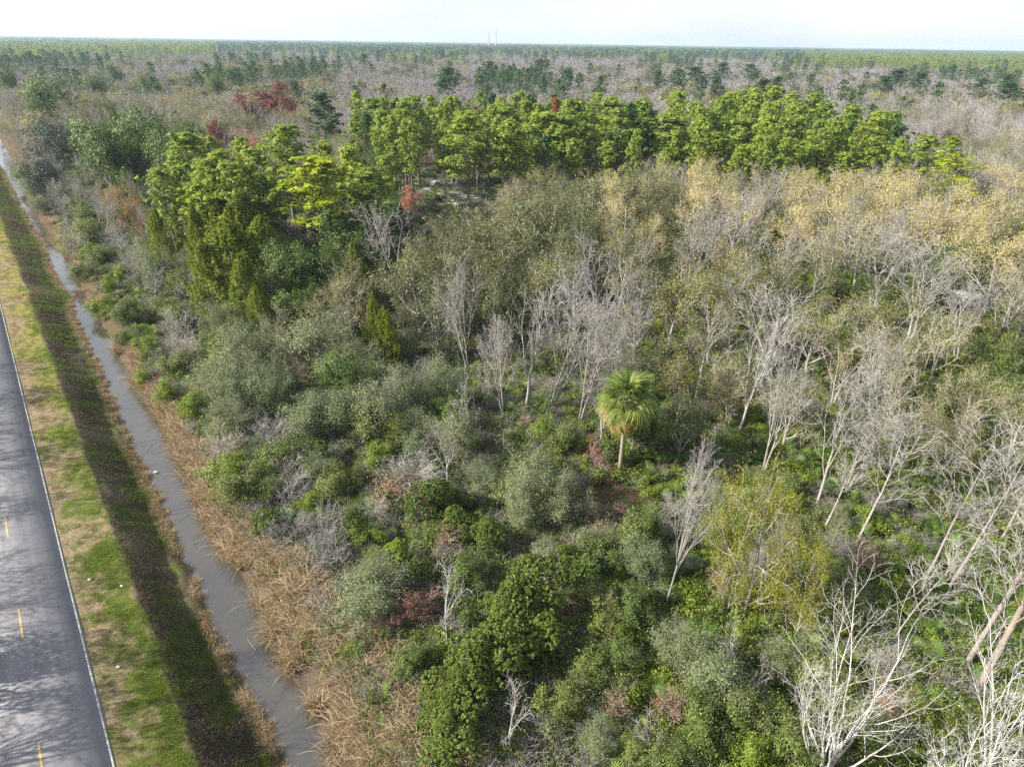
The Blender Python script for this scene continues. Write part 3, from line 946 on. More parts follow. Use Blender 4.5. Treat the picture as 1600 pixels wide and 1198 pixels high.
nt.links.new(n_fine, bp.inputs['Height']); nt.links.new(bp.outputs[0], p.inputs['Normal'])
nt.links.new(p.outputs[0], out.inputs['Surface'])

me = make_mesh('ground', np.stack([DD, SS, ZZ], -1).reshape(-1, 3), Fq, [gm], sm=True,
               attrs={'zone': zone(DD, SS).ravel(), 'along': SS.ravel()})
ground = tag(link('ground', me), 'forest floor, grassy verge and ditch banks', kind='structure')
ground.rotation_euler = (0, 0, A)

# road
rm, nt, out = new_mat('asphalt')
na = noise(nt, 26, 8, rough=.8); nb_ = noise(nt, .5, 4)
tc = nt.nodes.new('ShaderNodeTexCoord'); mp = nt.nodes.new('ShaderNodeMapping'); mp.inputs['Scale'].default_value = (2.0, .03, 1)
nt.links.new(tc.outputs['Object'], mp.inputs['Vector'])
nl = noise(nt, 1.0, 3, vec=mp.outputs['Vector'])
c = mixc(nt, mrange(nt, na, .3, .7), (.155, .150, .160), (.235, .228, .240))
c = scale_col(nt, c, mrange(nt, nb_, .3, .7, .93, 1.07))
c = scale_col(nt, c, mrange(nt, nl, .3, .7, .88, 1.12))
vo = nt.nodes.new('ShaderNodeTexVoronoi'); vo.feature = 'DISTANCE_TO_EDGE'; vo.inputs['Scale'].default_value = .30
vd = nt.nodes.new('ShaderNodeVectorMath'); vd.operation = 'ADD'
vn = nt.nodes.new('ShaderNodeTexNoise'); vn.inputs['Scale'].default_value = .9; vn.inputs['Detail'].default_value = 5
nt.links.new(tc.outputs['Object'], vn.inputs['Vector'])
nt.links.new(tc.outputs['Object'], vd.inputs[0]); nt.links.new(vn.outputs['Color'], vd.inputs[1])
nt.links.new(vd.outputs[0], vo.inputs['Vector'])
c = scale_col(nt, c, mrange(nt, vo.outputs['Distance'], 0, .012, .62, 1))
p = nt.nodes.new('ShaderNodeBsdfPrincipled'); nt.links.new(c, p.inputs['Base Color'])
p.inputs['Roughness'].default_value = .85; p.inputs['Specular IOR Level'].default_value = .25
nt.links.new(p.outputs[0], out.inputs['Surface'])
rs_ = np.arange(-60, 420, 1.0)
edge = -2.33 + .05 * wav(rs_, 9, 4)
V, F = [], []
for k, s_ in enumerate(rs_):
    V += [(-8.55, s_, -.09), (-8.55, s_, 0), (-5.45, s_, .02), (edge[k], s_, 0), (edge[k] + .02, s_, -.09)]
    if k:
        b = 5 * k
        for j in range(4): F.append([b - 5 + j, b - 4 + j, b + j + 1, b + j])
road = tag(link('road', make_mesh('road', V, F, [rm])), 'grey asphalt road along the left edge', kind='structure')
road.rotation_euler = (0, 0, A)


def paint(name, col, wear):
    mt, nt, out = new_mat(name)
    n1 = noise(nt, 7, 6, rough=.8)
    cc = mixc(nt, mrange(nt, n1, wear, wear + .12), col, (.2, .2, .2))
    p = nt.nodes.new('ShaderNodeBsdfPrincipled'); nt.links.new(cc, p.inputs['Base Color']); p.inputs['Roughness'].default_value = .7
    nt.links.new(p.outputs[0], out.inputs['Surface'])
    return mt


yp = paint('worn_yellow_paint', (.55, .36, .12), .54)
wp = paint('worn_white_paint', (.40, .38, .33), .44)
dash = make_mesh('lane_dash', [(-.055, -3.05, 0), (.055, -3.05, 0), (.055, 0, 0), (-.055, 0, 0)], [[0, 1, 2, 3]], [yp])
for k in range(-2, 9):
    o = link('lane_dash', dash, road); o.location = (-5.42, 34.2 + 12.13 * k, .0245)
V, F = [], []
for k, s_ in enumerate(rs_):
    e = -2.50 + .015 * wav(s_, 4, 3)
    V += [(e, s_, .0081), (e + .085, s_, .0076)]
    if k: F.append([2 * k - 2, 2 * k - 1, 2 * k + 1, 2 * k])
link('edge_line', make_mesh('edge_line', V, F, [wp]), road)

# water
wm, nt, out = new_mat('ditch_water')
p = nt.nodes.new('ShaderNodeBsdfPrincipled')
nw = noise(nt, .25, 3)
nt.links.new(mixc(nt, nw, (.072, .060, .042), (.036, .034, .028)), p.inputs['Base Color'])
p.inputs['Roughness'].default_value = .03; p.inputs['IOR'].default_value = 1.7; p.inputs['Specular IOR Level'].default_value = 1.0
nr = noise(nt, 3.0, 3)
bp = nt.nodes.new('ShaderNodeBump'); bp.inputs['Strength'].default_value = .08; bp.inputs['Distance'].default_value = .02
nt.links.new(nr, bp.inputs['Height']); nt.links.new(bp.outputs[0], p.inputs['Normal'])
nt.links.new(p.outputs[0], out.inputs['Surface'])
V, F = [], []
wss = np.arange(-20, 700, 2.0)
for k, s_ in enumerate(wss):
    V += [(4.2, s_, WATER_Z), (10.8, s_, WATER_Z)]
    if k: F.append([2 * k - 2, 2 * k - 1, 2 * k + 1, 2 * k])
water = tag(link('water', make_mesh('water', V, F, [wm])), 'murky water standing in the roadside ditch', kind='structure')
water.rotation_euler = (0, 0, A)

# gravel drive seen between the pines
dm = flat_mat('pale_gravel', (.42, .42, .42), .9, 3.0, .15)
c0 = ground_at(655, 283, -.4); c1 = ground_at(760, 318, -.4)
V, F = [], []
for k in range(13):
    t = k / 12
    x = c0[0] + (c1[0] - c0[0]) * t; y = c0[1] + (c1[1] - c0[1]) * t + 3 * math.sin(t * 3.1)
    V += [(x - 4.5, y - 9.0, -.36), (x + 4.5, y + 6.0, -.36)]
    if k: F.append([2 * k - 2, 2 * k - 1, 2 * k + 1, 2 * k])
tag(link('driveway', make_mesh('driveway', V, F, [dm])), 'pale gravel drive seen between the pines', kind='structure')


# ------------------------------------------------------------------ scattered stuff (nobody could count it)
def scatter(name, pts, idx, rz, sc, sz, protos, label, cat):
    me = bpy.data.meshes.new(name)
    me.vertices.add(len(pts)); me.vertices.foreach_set('co', np.asarray(pts, np.float32).ravel())
    for k, v, t in (('idx', idx, 'INT'), ('rz', rz, 'FLOAT'), ('sc', sc, 'FLOAT'), ('sz', sz, 'FLOAT')):
        a = me.attributes.new(k, t, 'POINT'); a.data.foreach_set('value', np.asarray(v, np.int32 if t == 'INT' else np.float32))
    o = link(name, me)
    col = bpy.data.collections.new(name + '_kinds')
    for i, pm in enumerate(protos):
        q = bpy.data.objects.new('%s_%02d' % (name, i), pm); col.objects.link(q)
    ng = bpy.data.node_groups.new(name, 'GeometryNodeTree')
    ng.interface.new_socket('Geometry', in_out='INPUT', socket_type='NodeSocketGeometry')
    ng.interface.new_socket('Geometry', in_out='OUTPUT', socket_type='NodeSocketGeometry')
    gi = ng.nodes.new('NodeGroupInput'); go = ng.nodes.new('NodeGroupOutput')
    ip = ng.nodes.new('GeometryNodeInstanceOnPoints')
    ci = ng.nodes.new('GeometryNodeCollectionInfo')
    ci.inputs['Collection'].default_value = col
    ci.inputs['Separate Children'].default_value = True; ci.inputs['Reset Children'].default_value = True

    def na_(nm, t):
        n = ng.nodes.new('GeometryNodeInputNamedAttribute'); n.data_type = t; n.inputs['Name'].default_value = nm
        return n.outputs['Attribute']
    cr = ng.nodes.new('ShaderNodeCombineXYZ'); ng.links.new(na_('rz', 'FLOAT'), cr.inputs['Z'])
    cs = ng.nodes.new('ShaderNodeCombineXYZ'); s1 = na_('sc', 'FLOAT')
    ng.links.new(s1, cs.inputs['X']); ng.links.new(s1, cs.inputs['Y']); ng.links.new(na_('sz', 'FLOAT'), cs.inputs['Z'])
    ng.links.new(gi.outputs[0], ip.inputs['Points']); ng.links.new(ci.outputs[0], ip.inputs['Instance'])
    ip.inputs['Pick Instance'].default_value = True
    ng.links.new(na_('idx', 'INT'), ip.inputs['Instance Index'])
    ng.links.new(cr.outputs[0], ip.inputs['Rotation']); ng.links.new(cs.outputs[0], ip.inputs['Scale'])
    ng.links.new(ip.outputs[0], go.inputs[0])
    md = o.modifiers.new('scatter', 'NODES'); md.node_group = ng
    return tag(o, label, None, None, 'stuff')


def tuft(seed, n, h, w, spread, mat, lean=.5, droop=0.0, seg=1):
    rs = np.random.RandomState(seed)
    b = np.stack([rs.normal(0, spread, n), rs.normal(0, spread, n), np.zeros(n) - .02], 1)
    d = rs.normal(size=(n, 3)) * lean; d[:, 2] = 1
    v, f, r = blades(b, d, rs.uniform(.55, 1.1, n) * h, w, rs, droop=droop, seg=seg)
    return make_mesh('tuft', v, f, [mat], rnd=r)


rs = np.random.RandomState(11)


def in_view(x, y, z=0., mu=200, mv=200):
    du = np.stack([x, y, np.full_like(x, z) - CAM_H], 1)
    dep = du @ FW
    u = 800 + FOC * (du @ np.array(camR)) / np.maximum(dep, .1); v = 599 - FOC * (du @ np.array(camU)) / np.maximum(dep, .1)
    return (dep > 1) & (u > -mu) & (u < 1600 + mu) & (v < 1198 + mv)


def road_pts(n, d0, d1, s0, s1, near=1.6):
    d = rs.uniform(d0, d1, n); s = s0 + (s1 - s0) * rs.uniform(0, 1, n) ** near
    x, y = road_to_world(d, s)
    k = in_view(x, y)
    return d[k], s[k], x[k], y[k]


# grass on the verge and the bank
d, s, x, y = road_pts(90000, -2.32, 6.0, 16, 260, 1.9)
q = zone(d, s); wl = water_left(s)
g1 = N1(x, y) * .6 + N2(x, y) * .4
pg = -.28 + .85 * np.clip(q, 0, 1) + (g1 - .5) * 2.6 - .45 * smooth(60, 110, s)
kind_ = np.where(rs.uniform(size=len(d)) < np.clip(pg, .04, .95), 0, 1)
kind_ = np.where((s > 70) & (kind_ == 0) & (rs.uniform(size=len(d)) < .5), 2, kind_)
bank = (q > 1.03 + .06 * (g1 - .5)) & (q < 2.7)
gb = (N1(x + 50, y) * .5 + N2(x, y + 9) * .5 > .53 - .20 * smooth(1.2, 2.2, q))
kind_ = np.where(bank, np.where(gb & (rs.uniform(size=len(d)) < .75), 0, 3), kind_)
kind_ = np.where(q >= 2.25, np.where(N2(x, y) > .45, 4, 3), kind_)
keep = (d < wl - .02) & ~((kind_ == 1) & (rs.uniform(size=len(d)) < .3))
d, s, x, y, kind_, q = (a[keep] for a in (d, s, x, y, kind_, q))
sc = rs.uniform(.7, 1.35, len(d)) * (1 + .5 * smooth(40, 150, s))
protos = [tuft(1, 16, .15, .022, .09, M['grass'], .6), tuft(2, 14, .11, .02, .10, M['straw'], .9), tuft(3, 16, .13, .022, .09, M['lime'], .7),
          tuft(4, 16, .20, .024, .11, M['mud_grass'], .9), tuft(5, 18, .30, .026, .12, M['straw'], .6, .5, 2)]
scatter('grass', np.stack([x, y, ground_z(d, s)], 1), kind_, rs.uniform(0, 6.28, len(d)), sc, sc * rs.uniform(.8, 1.2, len(d)), protos,
        'green, straw and dead grass on the verge and ditch bank', 'grass')

# dry cattails: thick on the far bank, thin at the near water edge
d, s, x, y = road_pts(13500, 6.8, 15.0, 16, 210, 1.55)
wr = water_right(s); wid = 1.6 + 3.6 * (1 - smooth(20, 62, s)) + 1.1 * (N3(x, y) - .4)
wid = wid * (1 - .5 * smooth(80, 110, s))
keep = (d > wr + .25) & (d < wr + .7 + wid) & ~((s > 95) & (N1(x, y) < .52)) & ~((N3(x + 31, y) > .70) & (N2(x, y) > .4))
d, s, x, y = d[keep], s[keep], x[keep], y[keep]
d2, s2, x2, y2 = road_pts(5200, 4.3, 6.9, 16, 230, 1.5)
wl2 = water_left(s2); k2 = (np.abs(d2 - wl2 + .35) < .36) & (N2(x2 * .7, y2 * .7) > .46)
dA = np.concatenate([d, d2[k2]]); sA = np.concatenate([s, s2[k2]]); xA = np.concatenate([x, x2[k2]]); yA = np.concatenate([y, y2[k2]])
small = np.concatenate([np.ones(len(d)), np.full(k2.sum(), .36)])
sc = rs.uniform(.75, 1.2, len(dA)) * small
ki = rs.randint(0, 3, len(dA)); ki = np.where(rs.uniform(size=len(dA)) < .10, 3, ki)
protos = [tuft(20 + i, 26, 1.85, .048, .16, M['reed'], .21, .5, 4) for i in range(3)] + [tuft(24, 24, 1.5, .05, .2, M['reed_green'], .3, .4, 3)]
scatter('cattails', np.stack([xA, yA, ground_z(dA, sA) - .05], 1), ki, rs.uniform(0, 6.28, len(dA)), sc, sc * rs.uniform(.8, 1.15, len(dA)), protos,
        'dry tan cattails leaning over both edges of the ditch', 'cattails')


# undergrowth
def bush(seed, n, R, H, mat, ls=(.13, .07), twigs=0, tw='twig'):
    rs = np.random.RandomState(seed)
    k = 9
    cs = np.stack([rs.uniform(-.6, .6, k) * R, rs.uniform(-.6, .6, k) * R, rs.uniform(.2, .85, k) * H], 1)
    i = rs.randint(0, k, n)
    d = rs.normal(size=(n, 3)); d[:, 2] = np.abs(d[:, 2]) * .9; d /= np.linalg.norm(d, axis=1)[:, None]
    c = cs[i] + d * np.array([R * .45, R * .45, H * .32]) * rs.uniform(.7, 1.05, (n, 1))
    v, f, r = leaves(c, d, ls[0], ls[1], rs)
    parts = [(v, f, r, 0)]
    S = []
    for _ in range(twigs):
        a = rs.uniform(0, 6.28); e = rs.uniform(.2, 1.1)
        p = (rs.uniform(-.3, .3), rs.uniform(-.3, .3), 0); dd_ = (math.cos(a) * e, math.sin(a) * e, 1)
        L = rs.uniform(.5, 1.2) * H
        p2 = vadd(p, vnorm(dd_), L); S.append((p, p2, .014, .007, 0))
        for _ in range(3):
            b = rs.uniform(.3, 1); pp = vadd(p, vnorm(dd_), L * b)
            S.append((pp, vadd(pp, (rs.normal() * .4, rs.normal() * .4, .3 + rs.normal() * .3), 1), .009, .004, 0))
    if S:
        tv, tf = tubes(S, 3); parts.append((tv, tf, None, 1))
    V, F, R_, Mi = join(parts)
    return make_mesh('bush', V, F, [mat, M[tw]], rnd=R_, midx=Mi)


def star(seed, n=9, s=1.0):
    rg = random.Random(seed); parts = []
    for k in range(n):
        me = FANS[k % 2]
        v = np.zeros(len(me.vertices) * 3, np.float32); me.vertices.foreach_get('co', v); v = v.reshape(-1, 3)
        f = np.zeros(len(me.polygons) * 3, np.int32); me.loops.foreach_get('vertex_index', f); f = f.reshape(-1, 3)
        el = math.radians(rg.uniform(25, 75)); az = k * 2.4 + rg.uniform(-.3, .3)
        R1 = np.array([[math.cos(el), 0, -math.sin(el)], [0, 1, 0], [math.sin(el), 0, math.cos(el)]])
        R2 = np.array([[math.cos(az), -math.sin(az), 0], [math.sin(az), math.cos(az), 0], [0, 0, 1]])
        parts.append((v @ R1.T @ R2.T * s, f, np.full(len(f), rg.random()), 0))
    V, F, R_, Mi = join(parts)
    return make_mesh('fan_clump', V, F, [M['palmetto']], rnd=R_)


n = 40000
yy = 22 + 190 * rs.uniform(0, 1, n) ** 1.15
xx = rs.uniform(-.95, .95, n) * (yy + 12)
d, s = world_to_road(xx, yy)
keep = (d > water_right(s) + 2.2) & in_view(xx, yy, 0, 250, 250) & (np.hypot(xx - 9.0, yy - 47.5) > 2.6)
xx, yy, d, s = xx[keep], yy[keep], d[keep], s[keep]
g = N3(xx, yy) * .6 + N1(xx, yy) * .4
u_ = 800 + FOC * (xx * camR[0] + yy * camR[1] - CAM_H * camR[2]) / (yy * CP + CAM_H * SP)
r_ = rs.uniform(0, 1, len(xx))
ki = np.where(r_ < .26, 0, np.where(r_ < .36, 1, np.where(r_ < .54, 2, np.where(r_ < .72, 3, np.where(r_ < .86, 4, 5)))))
green_side = (u_ > 950) & (g > .42)
ki = np.where(green_side & (r_ > .5), np.where(r_ > .8, 5, 1), ki)
ki = np.where((u_ < 950) & (yy < 50) & (g < .45) & (r_ > .4), np.where(r_ > .7, 3, 4), ki)
sc = rs.uniform(.55, 1.2, len(xx)) * (1 + .35 * smooth(60, 160, yy))
protos = [bush(50, 420, .9, .9, M['green_shrub']), bush(51, 380, .9, .9, M['lime']), bush(52, 480, 1.0, 1.1, M['myrtle'], (.11, .05), 8),
          bush(53, 260, 1.0, .6, M['brown_leaf'], (.13, .08), 14, 'tan_twig'), bush(54, 60, 1.0, 1.0, M['brown_leaf'], (.1, .06), 40, 'twig'), star(55)]
scatter('undergrowth', np.stack([xx, yy, ground_z(d, s)], 1), ki, rs.uniform(0, 6.28, len(xx)), sc, sc * rs.uniform(.6, 1.3, len(xx)), protos,
        'mixed green and brown undergrowth on the forest floor', 'undergrowth')


# ------------------------------------------------------------------ plants one can pick out in the photograph
# (kind, u, v of the tip, height in metres, crown width in photo pixels)
HAND = [
    # left group of pines
    ('pine_tree', 285, 206, 20, 95), ('pine_tree', 345, 232, 19, 90), ('pine_tree', 250, 262, 16, 70), ('pine_tree', 318, 246, 18, 80),
    ('pine_tree', 442, 196, 20, 100), ('pine_tree', 402, 228, 19, 80), ('pine_tree', 400, 270, 16, 80), ('pine_tree', 370, 250, 18, 70),
    ('golden_pine_tree', 482, 247, 18.5, 120), ('pine_tree', 300, 285, 14, 90), ('pine_tree', 550, 225, 19, 60), ('pine_tree', 568, 262, 16, 90), ('pine_tree', 545, 300, 11, 80),
    # front edge of the stand
    ('pine_tree', 592, 152, 22, 66), ('pine_tree', 622, 170, 21, 60), ('pine_tree', 650, 150, 22, 60), ('pine_tree', 640, 185, 20, 50), ('pine_tree', 706, 150, 22, 60),
    ('pine_tree', 730, 172, 21.5, 95), ('pine_tree', 690, 160, 22, 50), ('pine_tree', 762, 163, 21, 48), ('pine_tree', 792, 161, 21.5, 60), ('pine_tree', 786, 195, 19, 50),
    ('dark_pine_tree', 830, 146, 22, 46), ('pine_tree', 848, 175, 20, 80), ('rusty_pine_tree', 870, 152, 21.5, 28), ('pine_tree', 905, 154, 22, 72),
    ('pine_tree', 880, 176, 20, 70), ('pine_tree', 955, 151, 22, 62), ('golden_pine_tree', 922, 205, 16, 50), ('pine_tree', 975, 168, 21, 60), ('pine_tree', 1008, 155, 22, 62),
    ('dark_pine_tree', 985, 160, 22, 50), ('pine_tree', 1045, 176, 20, 74), ('pine_tree', 1066, 142, 23, 60), ('pine_tree', 1092, 158, 22, 50), ('pine_tree', 1110, 205, 17, 95),
    ('pine_tree', 1125, 150, 22, 60), ('pine_tree', 1150, 142, 23, 50), ('pine_tree', 1172, 137, 23, 60), ('pine_tree', 1205, 134, 23, 64), ('pine_tree', 1240, 146, 22, 56),
    ('pine_tree', 1165, 180, 20, 60), ('pine_tree', 1200, 210, 17, 60), ('pine_tree', 1222, 172, 20, 60), ('pine_tree', 1280, 145, 22, 52), ('pine_tree', 1300, 160, 21, 60),
    ('pine_tree', 1255, 228, 15, 90), ('pine_tree', 1290, 200, 18, 70), ('pine_tree', 1328, 162, 21, 56), ('pine_tree', 1345, 200, 17, 56), ('pine_tree', 1372, 212, 16, 70),
    ('pine_tree', 1382, 172, 20, 56), ('pine_tree', 1330, 235, 14, 60), ('pine_tree', 1437, 208, 17, 60), ('dark_pine_tree', 1400, 190, 18, 50), ('pine_tree', 1488, 212, 16, 50),
    ('golden_pine_tree', 1502, 240, 16, 74), ('golden_pine_tree', 1520, 276, 13, 60), ('pine_tree', 1270, 262, 12, 60),
    # pines and dark trees far in the grey wood
    ('dark_pine_tree', 510, 144, 21, 62), ('dark_pine_tree', 706, 104, 20, 50), ('dark_pine_tree', 765, 96, 21, 46), ('dark_pine_tree', 841, 93, 21, 44), ('dark_pine_tree', 690, 118, 19, 44),
    ('dark_pine_tree', 1062, 108, 20, 40), ('dark_pine_tree', 1095, 104, 20, 50), ('dark_pine_tree', 1128, 96, 21, 36), ('dark_pine_tree', 1120, 118, 19, 36), ('dark_pine_tree', 1180, 100, 20, 36), ('dark_pine_tree', 1190, 122, 19, 44),
    ('dark_pine_tree', 1405, 106, 20, 54), ('dark_pine_tree', 1432, 112, 19, 50), ('dark_pine_tree', 1385, 118, 18, 36), ('dark_pine_tree', 1538, 122, 18, 34), ('dark_pine_tree', 1578, 116, 19, 36), ('dark_pine_tree', 1590, 128, 18, 44),
    ('dark_pine_tree', 570, 84, 20, 26), ('dark_pine_tree', 470, 88, 20, 24), ('dark_pine_tree', 590, 78, 20, 18), ('dark_pine_tree', 460, 126, 18, 26), ('dark_pine_tree', 1218, 118, 19, 30), ('dark_pine_tree', 940, 118, 18, 26), ('dark_pine_tree', 1030, 110, 19, 30),
    ('evergreen_tree', 70, 112, 20, 85), ('evergreen_tree', 45, 125, 17, 40), ('evergreen_tree', 5, 100, 18, 34), ('evergreen_tree', 145, 112, 16, 50), ('evergreen_tree', 225, 112, 16, 44), ('evergreen_tree', 175, 96, 17, 30), ('evergreen_tree', 335, 112, 16, 30),
    ('evergreen_tree', 150, 178, 16, 105), ('evergreen_tree', 220, 162, 18, 105), ('grey_oak_tree', 100, 170, 16, 115), ('grey_oak_tree', 65, 190, 14, 80), ('evergreen_tree', 255, 195, 15, 80), ('evergreen_tree', 185, 200, 14, 90), ('grey_oak_tree', 60, 235, 11, 70),
    ('evergreen_tree', 745, 190, 15, 50), ('evergreen_tree', 565, 235, 13, 60),
    # reds
    ('maple_tree', 415, 128, 20, 105), ('maple_tree', 385, 145, 17, 60), ('maple_tree', 325, 184, 16, 58), ('maple_tree', 352, 196, 14, 44), ('pink_maple_tree', 392, 204, 14, 56), ('maple_tree', 385, 235, 11, 30),
    ('maple_tree', 450, 150, 16, 40), ('pink_maple_tree', 636, 288, 11, 46), ('red_shrub', 930, 686, 3.0, 50), ('red_shrub', 575, 470, 5.5, 34), ('red_shrub', 640, 455, 6, 34),
    ('rusty_tree', 192, 284, 11, 66), ('brown_shrub', 180, 340, 4, 30),
    # cedars
    ('cedar_tree', 325, 286, 12.3, 110), ('cedar_tree', 365, 308, 11.5, 100), ('cedar_tree', 300, 318, 11, 50), ('cedar_tree', 238, 325, 9.5, 52), ('cedar_tree', 345, 345, 10.8, 140),
    ('cedar_tree', 400, 340, 10.8, 120), ('cedar_tree', 318, 375, 9, 70), ('cedar_tree', 375, 395, 8.5, 80), ('evergreen_tree', 440, 375, 9, 90), ('evergreen_tree', 480, 375, 8.5, 80), ('oak_tree', 420, 410, 7.5, 80),
    ('cedar_tree', 460, 448, 4.6, 36), ('cedar_tree', 575, 458, 8, 46), ('cedar_tree', 600, 478, 7, 60), ('cedar_tree', 375, 488, 3.5, 30),
    ('evergreen_tree', 520, 320, 10, 90), ('evergreen_tree', 545, 345, 8.5, 80),
    # oaks
    ('oak_tree', 760, 318, 11.5, 150), ('oak_tree', 695, 335, 11, 130), ('oak_tree', 850, 290, 12, 140), ('oak_tree', 650, 385, 9.5, 110), ('oak_tree', 930, 272, 12.5, 100), ('oak_tree', 720, 385, 9.5, 120),
    ('oak_tree', 800, 370, 10, 120), ('oak_tree', 1010, 255, 12.5, 110), ('oak_tree', 680, 430, 8, 100), ('oak_tree', 905, 330, 10.5, 90), ('oak_tree', 555, 400, 8.0, 100), ('oak_tree', 770, 420, 8.5, 90),
    ('oak_tree', 1310, 395, 9, 80), ('evergreen_tree', 1500, 365, 9, 110), ('evergreen_tree', 1325, 430, 7, 60), ('evergreen_tree', 1200, 330, 9, 70), ('evergreen_tree', 1455, 400, 7.5, 90), ('oak_tree', 1075, 610, 5.5, 80), ('leafy_shrub', 1560, 500, 5.5, 80), ('leafy_shrub', 1555, 530, 4.5, 90),
    # golden ochre crowns
    ('ochre_tree', 985, 262, 12, 90), ('ochre_tree', 1105, 250, 13, 86), ('ochre_tree', 1340, 262, 12.5, 110), ('ochre_tree', 1405, 258, 13, 100), ('ochre_tree', 1440, 285, 12, 100), ('ochre_tree', 1560, 300, 11.5, 110),
    ('ochre_tree', 1480, 300, 12, 100), ('ochre_tree', 1245, 300, 11, 80), ('ochre_tree', 1190, 290, 11.5, 80), ('ochre_tree', 1520, 330, 11, 110), ('ochre_tree', 1590, 345, 11, 100), ('ochre_tree', 950, 300, 11, 70), ('ochre_tree', 1370, 310, 11.5, 110), ('ochre_tree', 1300, 335, 10, 80),
    # pale bare trees
    ('pale_bare_tree', 612, 300, 13, 105), ('pale_bare_tree', 735, 388, 12, 90), ('pale_bare_tree', 865, 412, 13, 130), ('pale_bare_tree', 915, 425, 12.5, 120), ('pale_bare_tree', 825, 440, 11, 90), ('pale_bare_tree', 1410, 338, 11, 130),
    ('pale_bare_tree', 1075, 690, 10.5, 125), ('pale_bare_tree', 1240, 490, 12, 130), ('pale_bare_tree', 1190, 470, 11, 90), ('pale_bare_tree', 1385, 520, 11.5, 150), ('pale_bare_tree', 1410, 500, 10.5, 100), ('pale_bare_tree', 1330, 575, 10, 100), ('pale_bare_tree', 1545, 425, 9, 90),
    ('bare_tree', 1590, 420, 9, 80), ('bare_tree', 1010, 440, 10, 100), ('bare_tree', 1080, 330, 11, 90), ('bare_tree', 1110, 470, 9, 90), ('bare_tree', 960, 500, 9, 80), ('bare_tree', 790, 470, 10, 90),
    ('gnarled_tree', 695, 868, 6.5, 110), ('gnarled_tree', 1160, 940, 5.5, 70), ('gnarled_tree', 800, 1075, 5, 110), ('gnarled_tree', 735, 565, 8, 80), ('gnarled_tree', 1030, 1095, 4, 60), ('gnarled_tree', 715, 970, 4, 60), ('gnarled_tree', 1190, 1010, 4.5, 50),
    ('pale_bare_tree', 150, 310, 7, 60), ('pale_bare_tree', 180, 345, 7, 70), ('pale_bare_tree', 205, 380, 7, 70), ('bare_tree', 120, 262, 8, 50), ('bare_tree', 95, 300, 6, 50), ('pale_bare_tree', 160, 250, 8, 44), ('pale_bare_tree', 198, 225, 10, 60), ('bare_tree', 85, 275, 7, 40),
    ('pale_bare_tree', 230, 420, 5, 60), ('bare_tree', 1240, 390, 9, 80), ('bare_tree', 1160, 400, 9, 90),
    ('budding_tree', 455, 545, 5, 70), ('budding_tree', 1060, 400, 10, 110), ('budding_tree', 980, 350, 10.5, 100), ('budding_tree', 1130, 420, 9.5, 100), ('budding_tree', 1290, 440, 9, 110), ('budding_tree', 1200, 380, 10, 100), ('budding_tree', 1340, 480, 9, 110),
    ('budding_tree', 1480, 480, 8, 110), ('budding_tree', 860, 380, 10.5, 100), ('budding_tree', 1160, 530, 7.5, 100), ('budding_tree', 1250, 570, 7, 100), ('budding_tree', 1440, 590, 7.5, 110), ('budding_tree', 1080, 520, 8, 90), ('budding_tree', 1540, 560, 7.5, 100), ('budding_tree', 1400, 440, 9, 100),
    ('budding_tree', 540, 420, 7.5, 90), ('budding_tree', 1500, 620, 7, 90),
    ('moss_tree', 1215, 728, 10.5, 190), ('moss_tree', 1290, 830, 7.5, 130), ('moss_tree', 1165, 820, 6.5, 90),
    # shrubs of the left and middle
    ('myrtle_shrub', 480, 482, 7, 125), ('myrtle_shrub', 385, 510, 6.5, 110), ('myrtle_shrub', 350, 556, 5.5, 110), ('myrtle_shrub', 430, 560, 5.5, 100), ('myrtle_shrub', 575, 580, 6.0, 120), ('myrtle_shrub', 515, 600, 5.0, 90),
    ('myrtle_shrub', 470, 610, 4.5, 110), ('myrtle_shrub', 640, 560, 5.5, 100), ('leafy_shrub', 600, 620, 4.5, 110), ('myrtle_shrub', 700, 545, 6, 90), ('myrtle_shrub', 735, 640, 4.5, 100), ('myrtle_shrub', 345, 620, 4.0, 90), ('leafy_shrub', 430, 680, 3.6, 110), ('leafy_shrub', 350, 470, 4.5, 60),
    ('myrtle_shrub', 855, 695, 5.2, 135), ('myrtle_shrub', 890, 745, 4.2, 90), ('myrtle_shrub', 830, 745, 4.6, 100), ('leafy_shrub', 990, 790, 3.8, 100), ('myrtle_shrub', 1010, 850, 3.6, 90), ('leafy_shrub', 930, 930, 3.2, 90), ('leafy_shrub', 880, 650, 3.8, 70),
    ('bright_shrub', 845, 655, 3.2, 60), ('bright_shrub', 590, 688, 2.6, 60), ('leafy_shrub', 540, 730, 3, 90), ('bare_shrub', 650, 705, 3.2, 130), ('bare_shrub', 490, 790, 3.4, 110), ('bare_shrub', 450, 800, 3.0, 80), ('bare_shrub', 270, 485, 4.2, 70), ('bare_shrub', 285, 525, 3.5, 80), ('bare_shrub', 415, 640, 3.8, 80),
    ('brown_shrub', 640, 770, 2.4, 110), ('brown_shrub', 620, 745, 2.4, 90), ('red_shrub', 640, 930, 2.4, 100), ('red_shrub', 590, 960, 2.0, 60), ('leafy_shrub', 640, 1000, 2.4, 90), ('brown_shrub', 720, 830, 2.2, 90), ('brown_shrub', 940, 1080, 2.2, 90), ('brown_shrub', 1050, 1050, 2.6, 100),
    ('laurel_shrub', 672, 750, 4.2, 88), ('laurel_shrub', 712, 790, 3.2, 60), ('laurel_shrub', 762, 806, 3.6, 62), ('laurel_shrub', 835, 872, 5.6, 100), ('laurel_shrub', 800, 905, 4.8, 80), ('laurel_shrub', 790, 965, 4.6, 110), ('laurel_shrub', 745, 985, 4.2, 100),
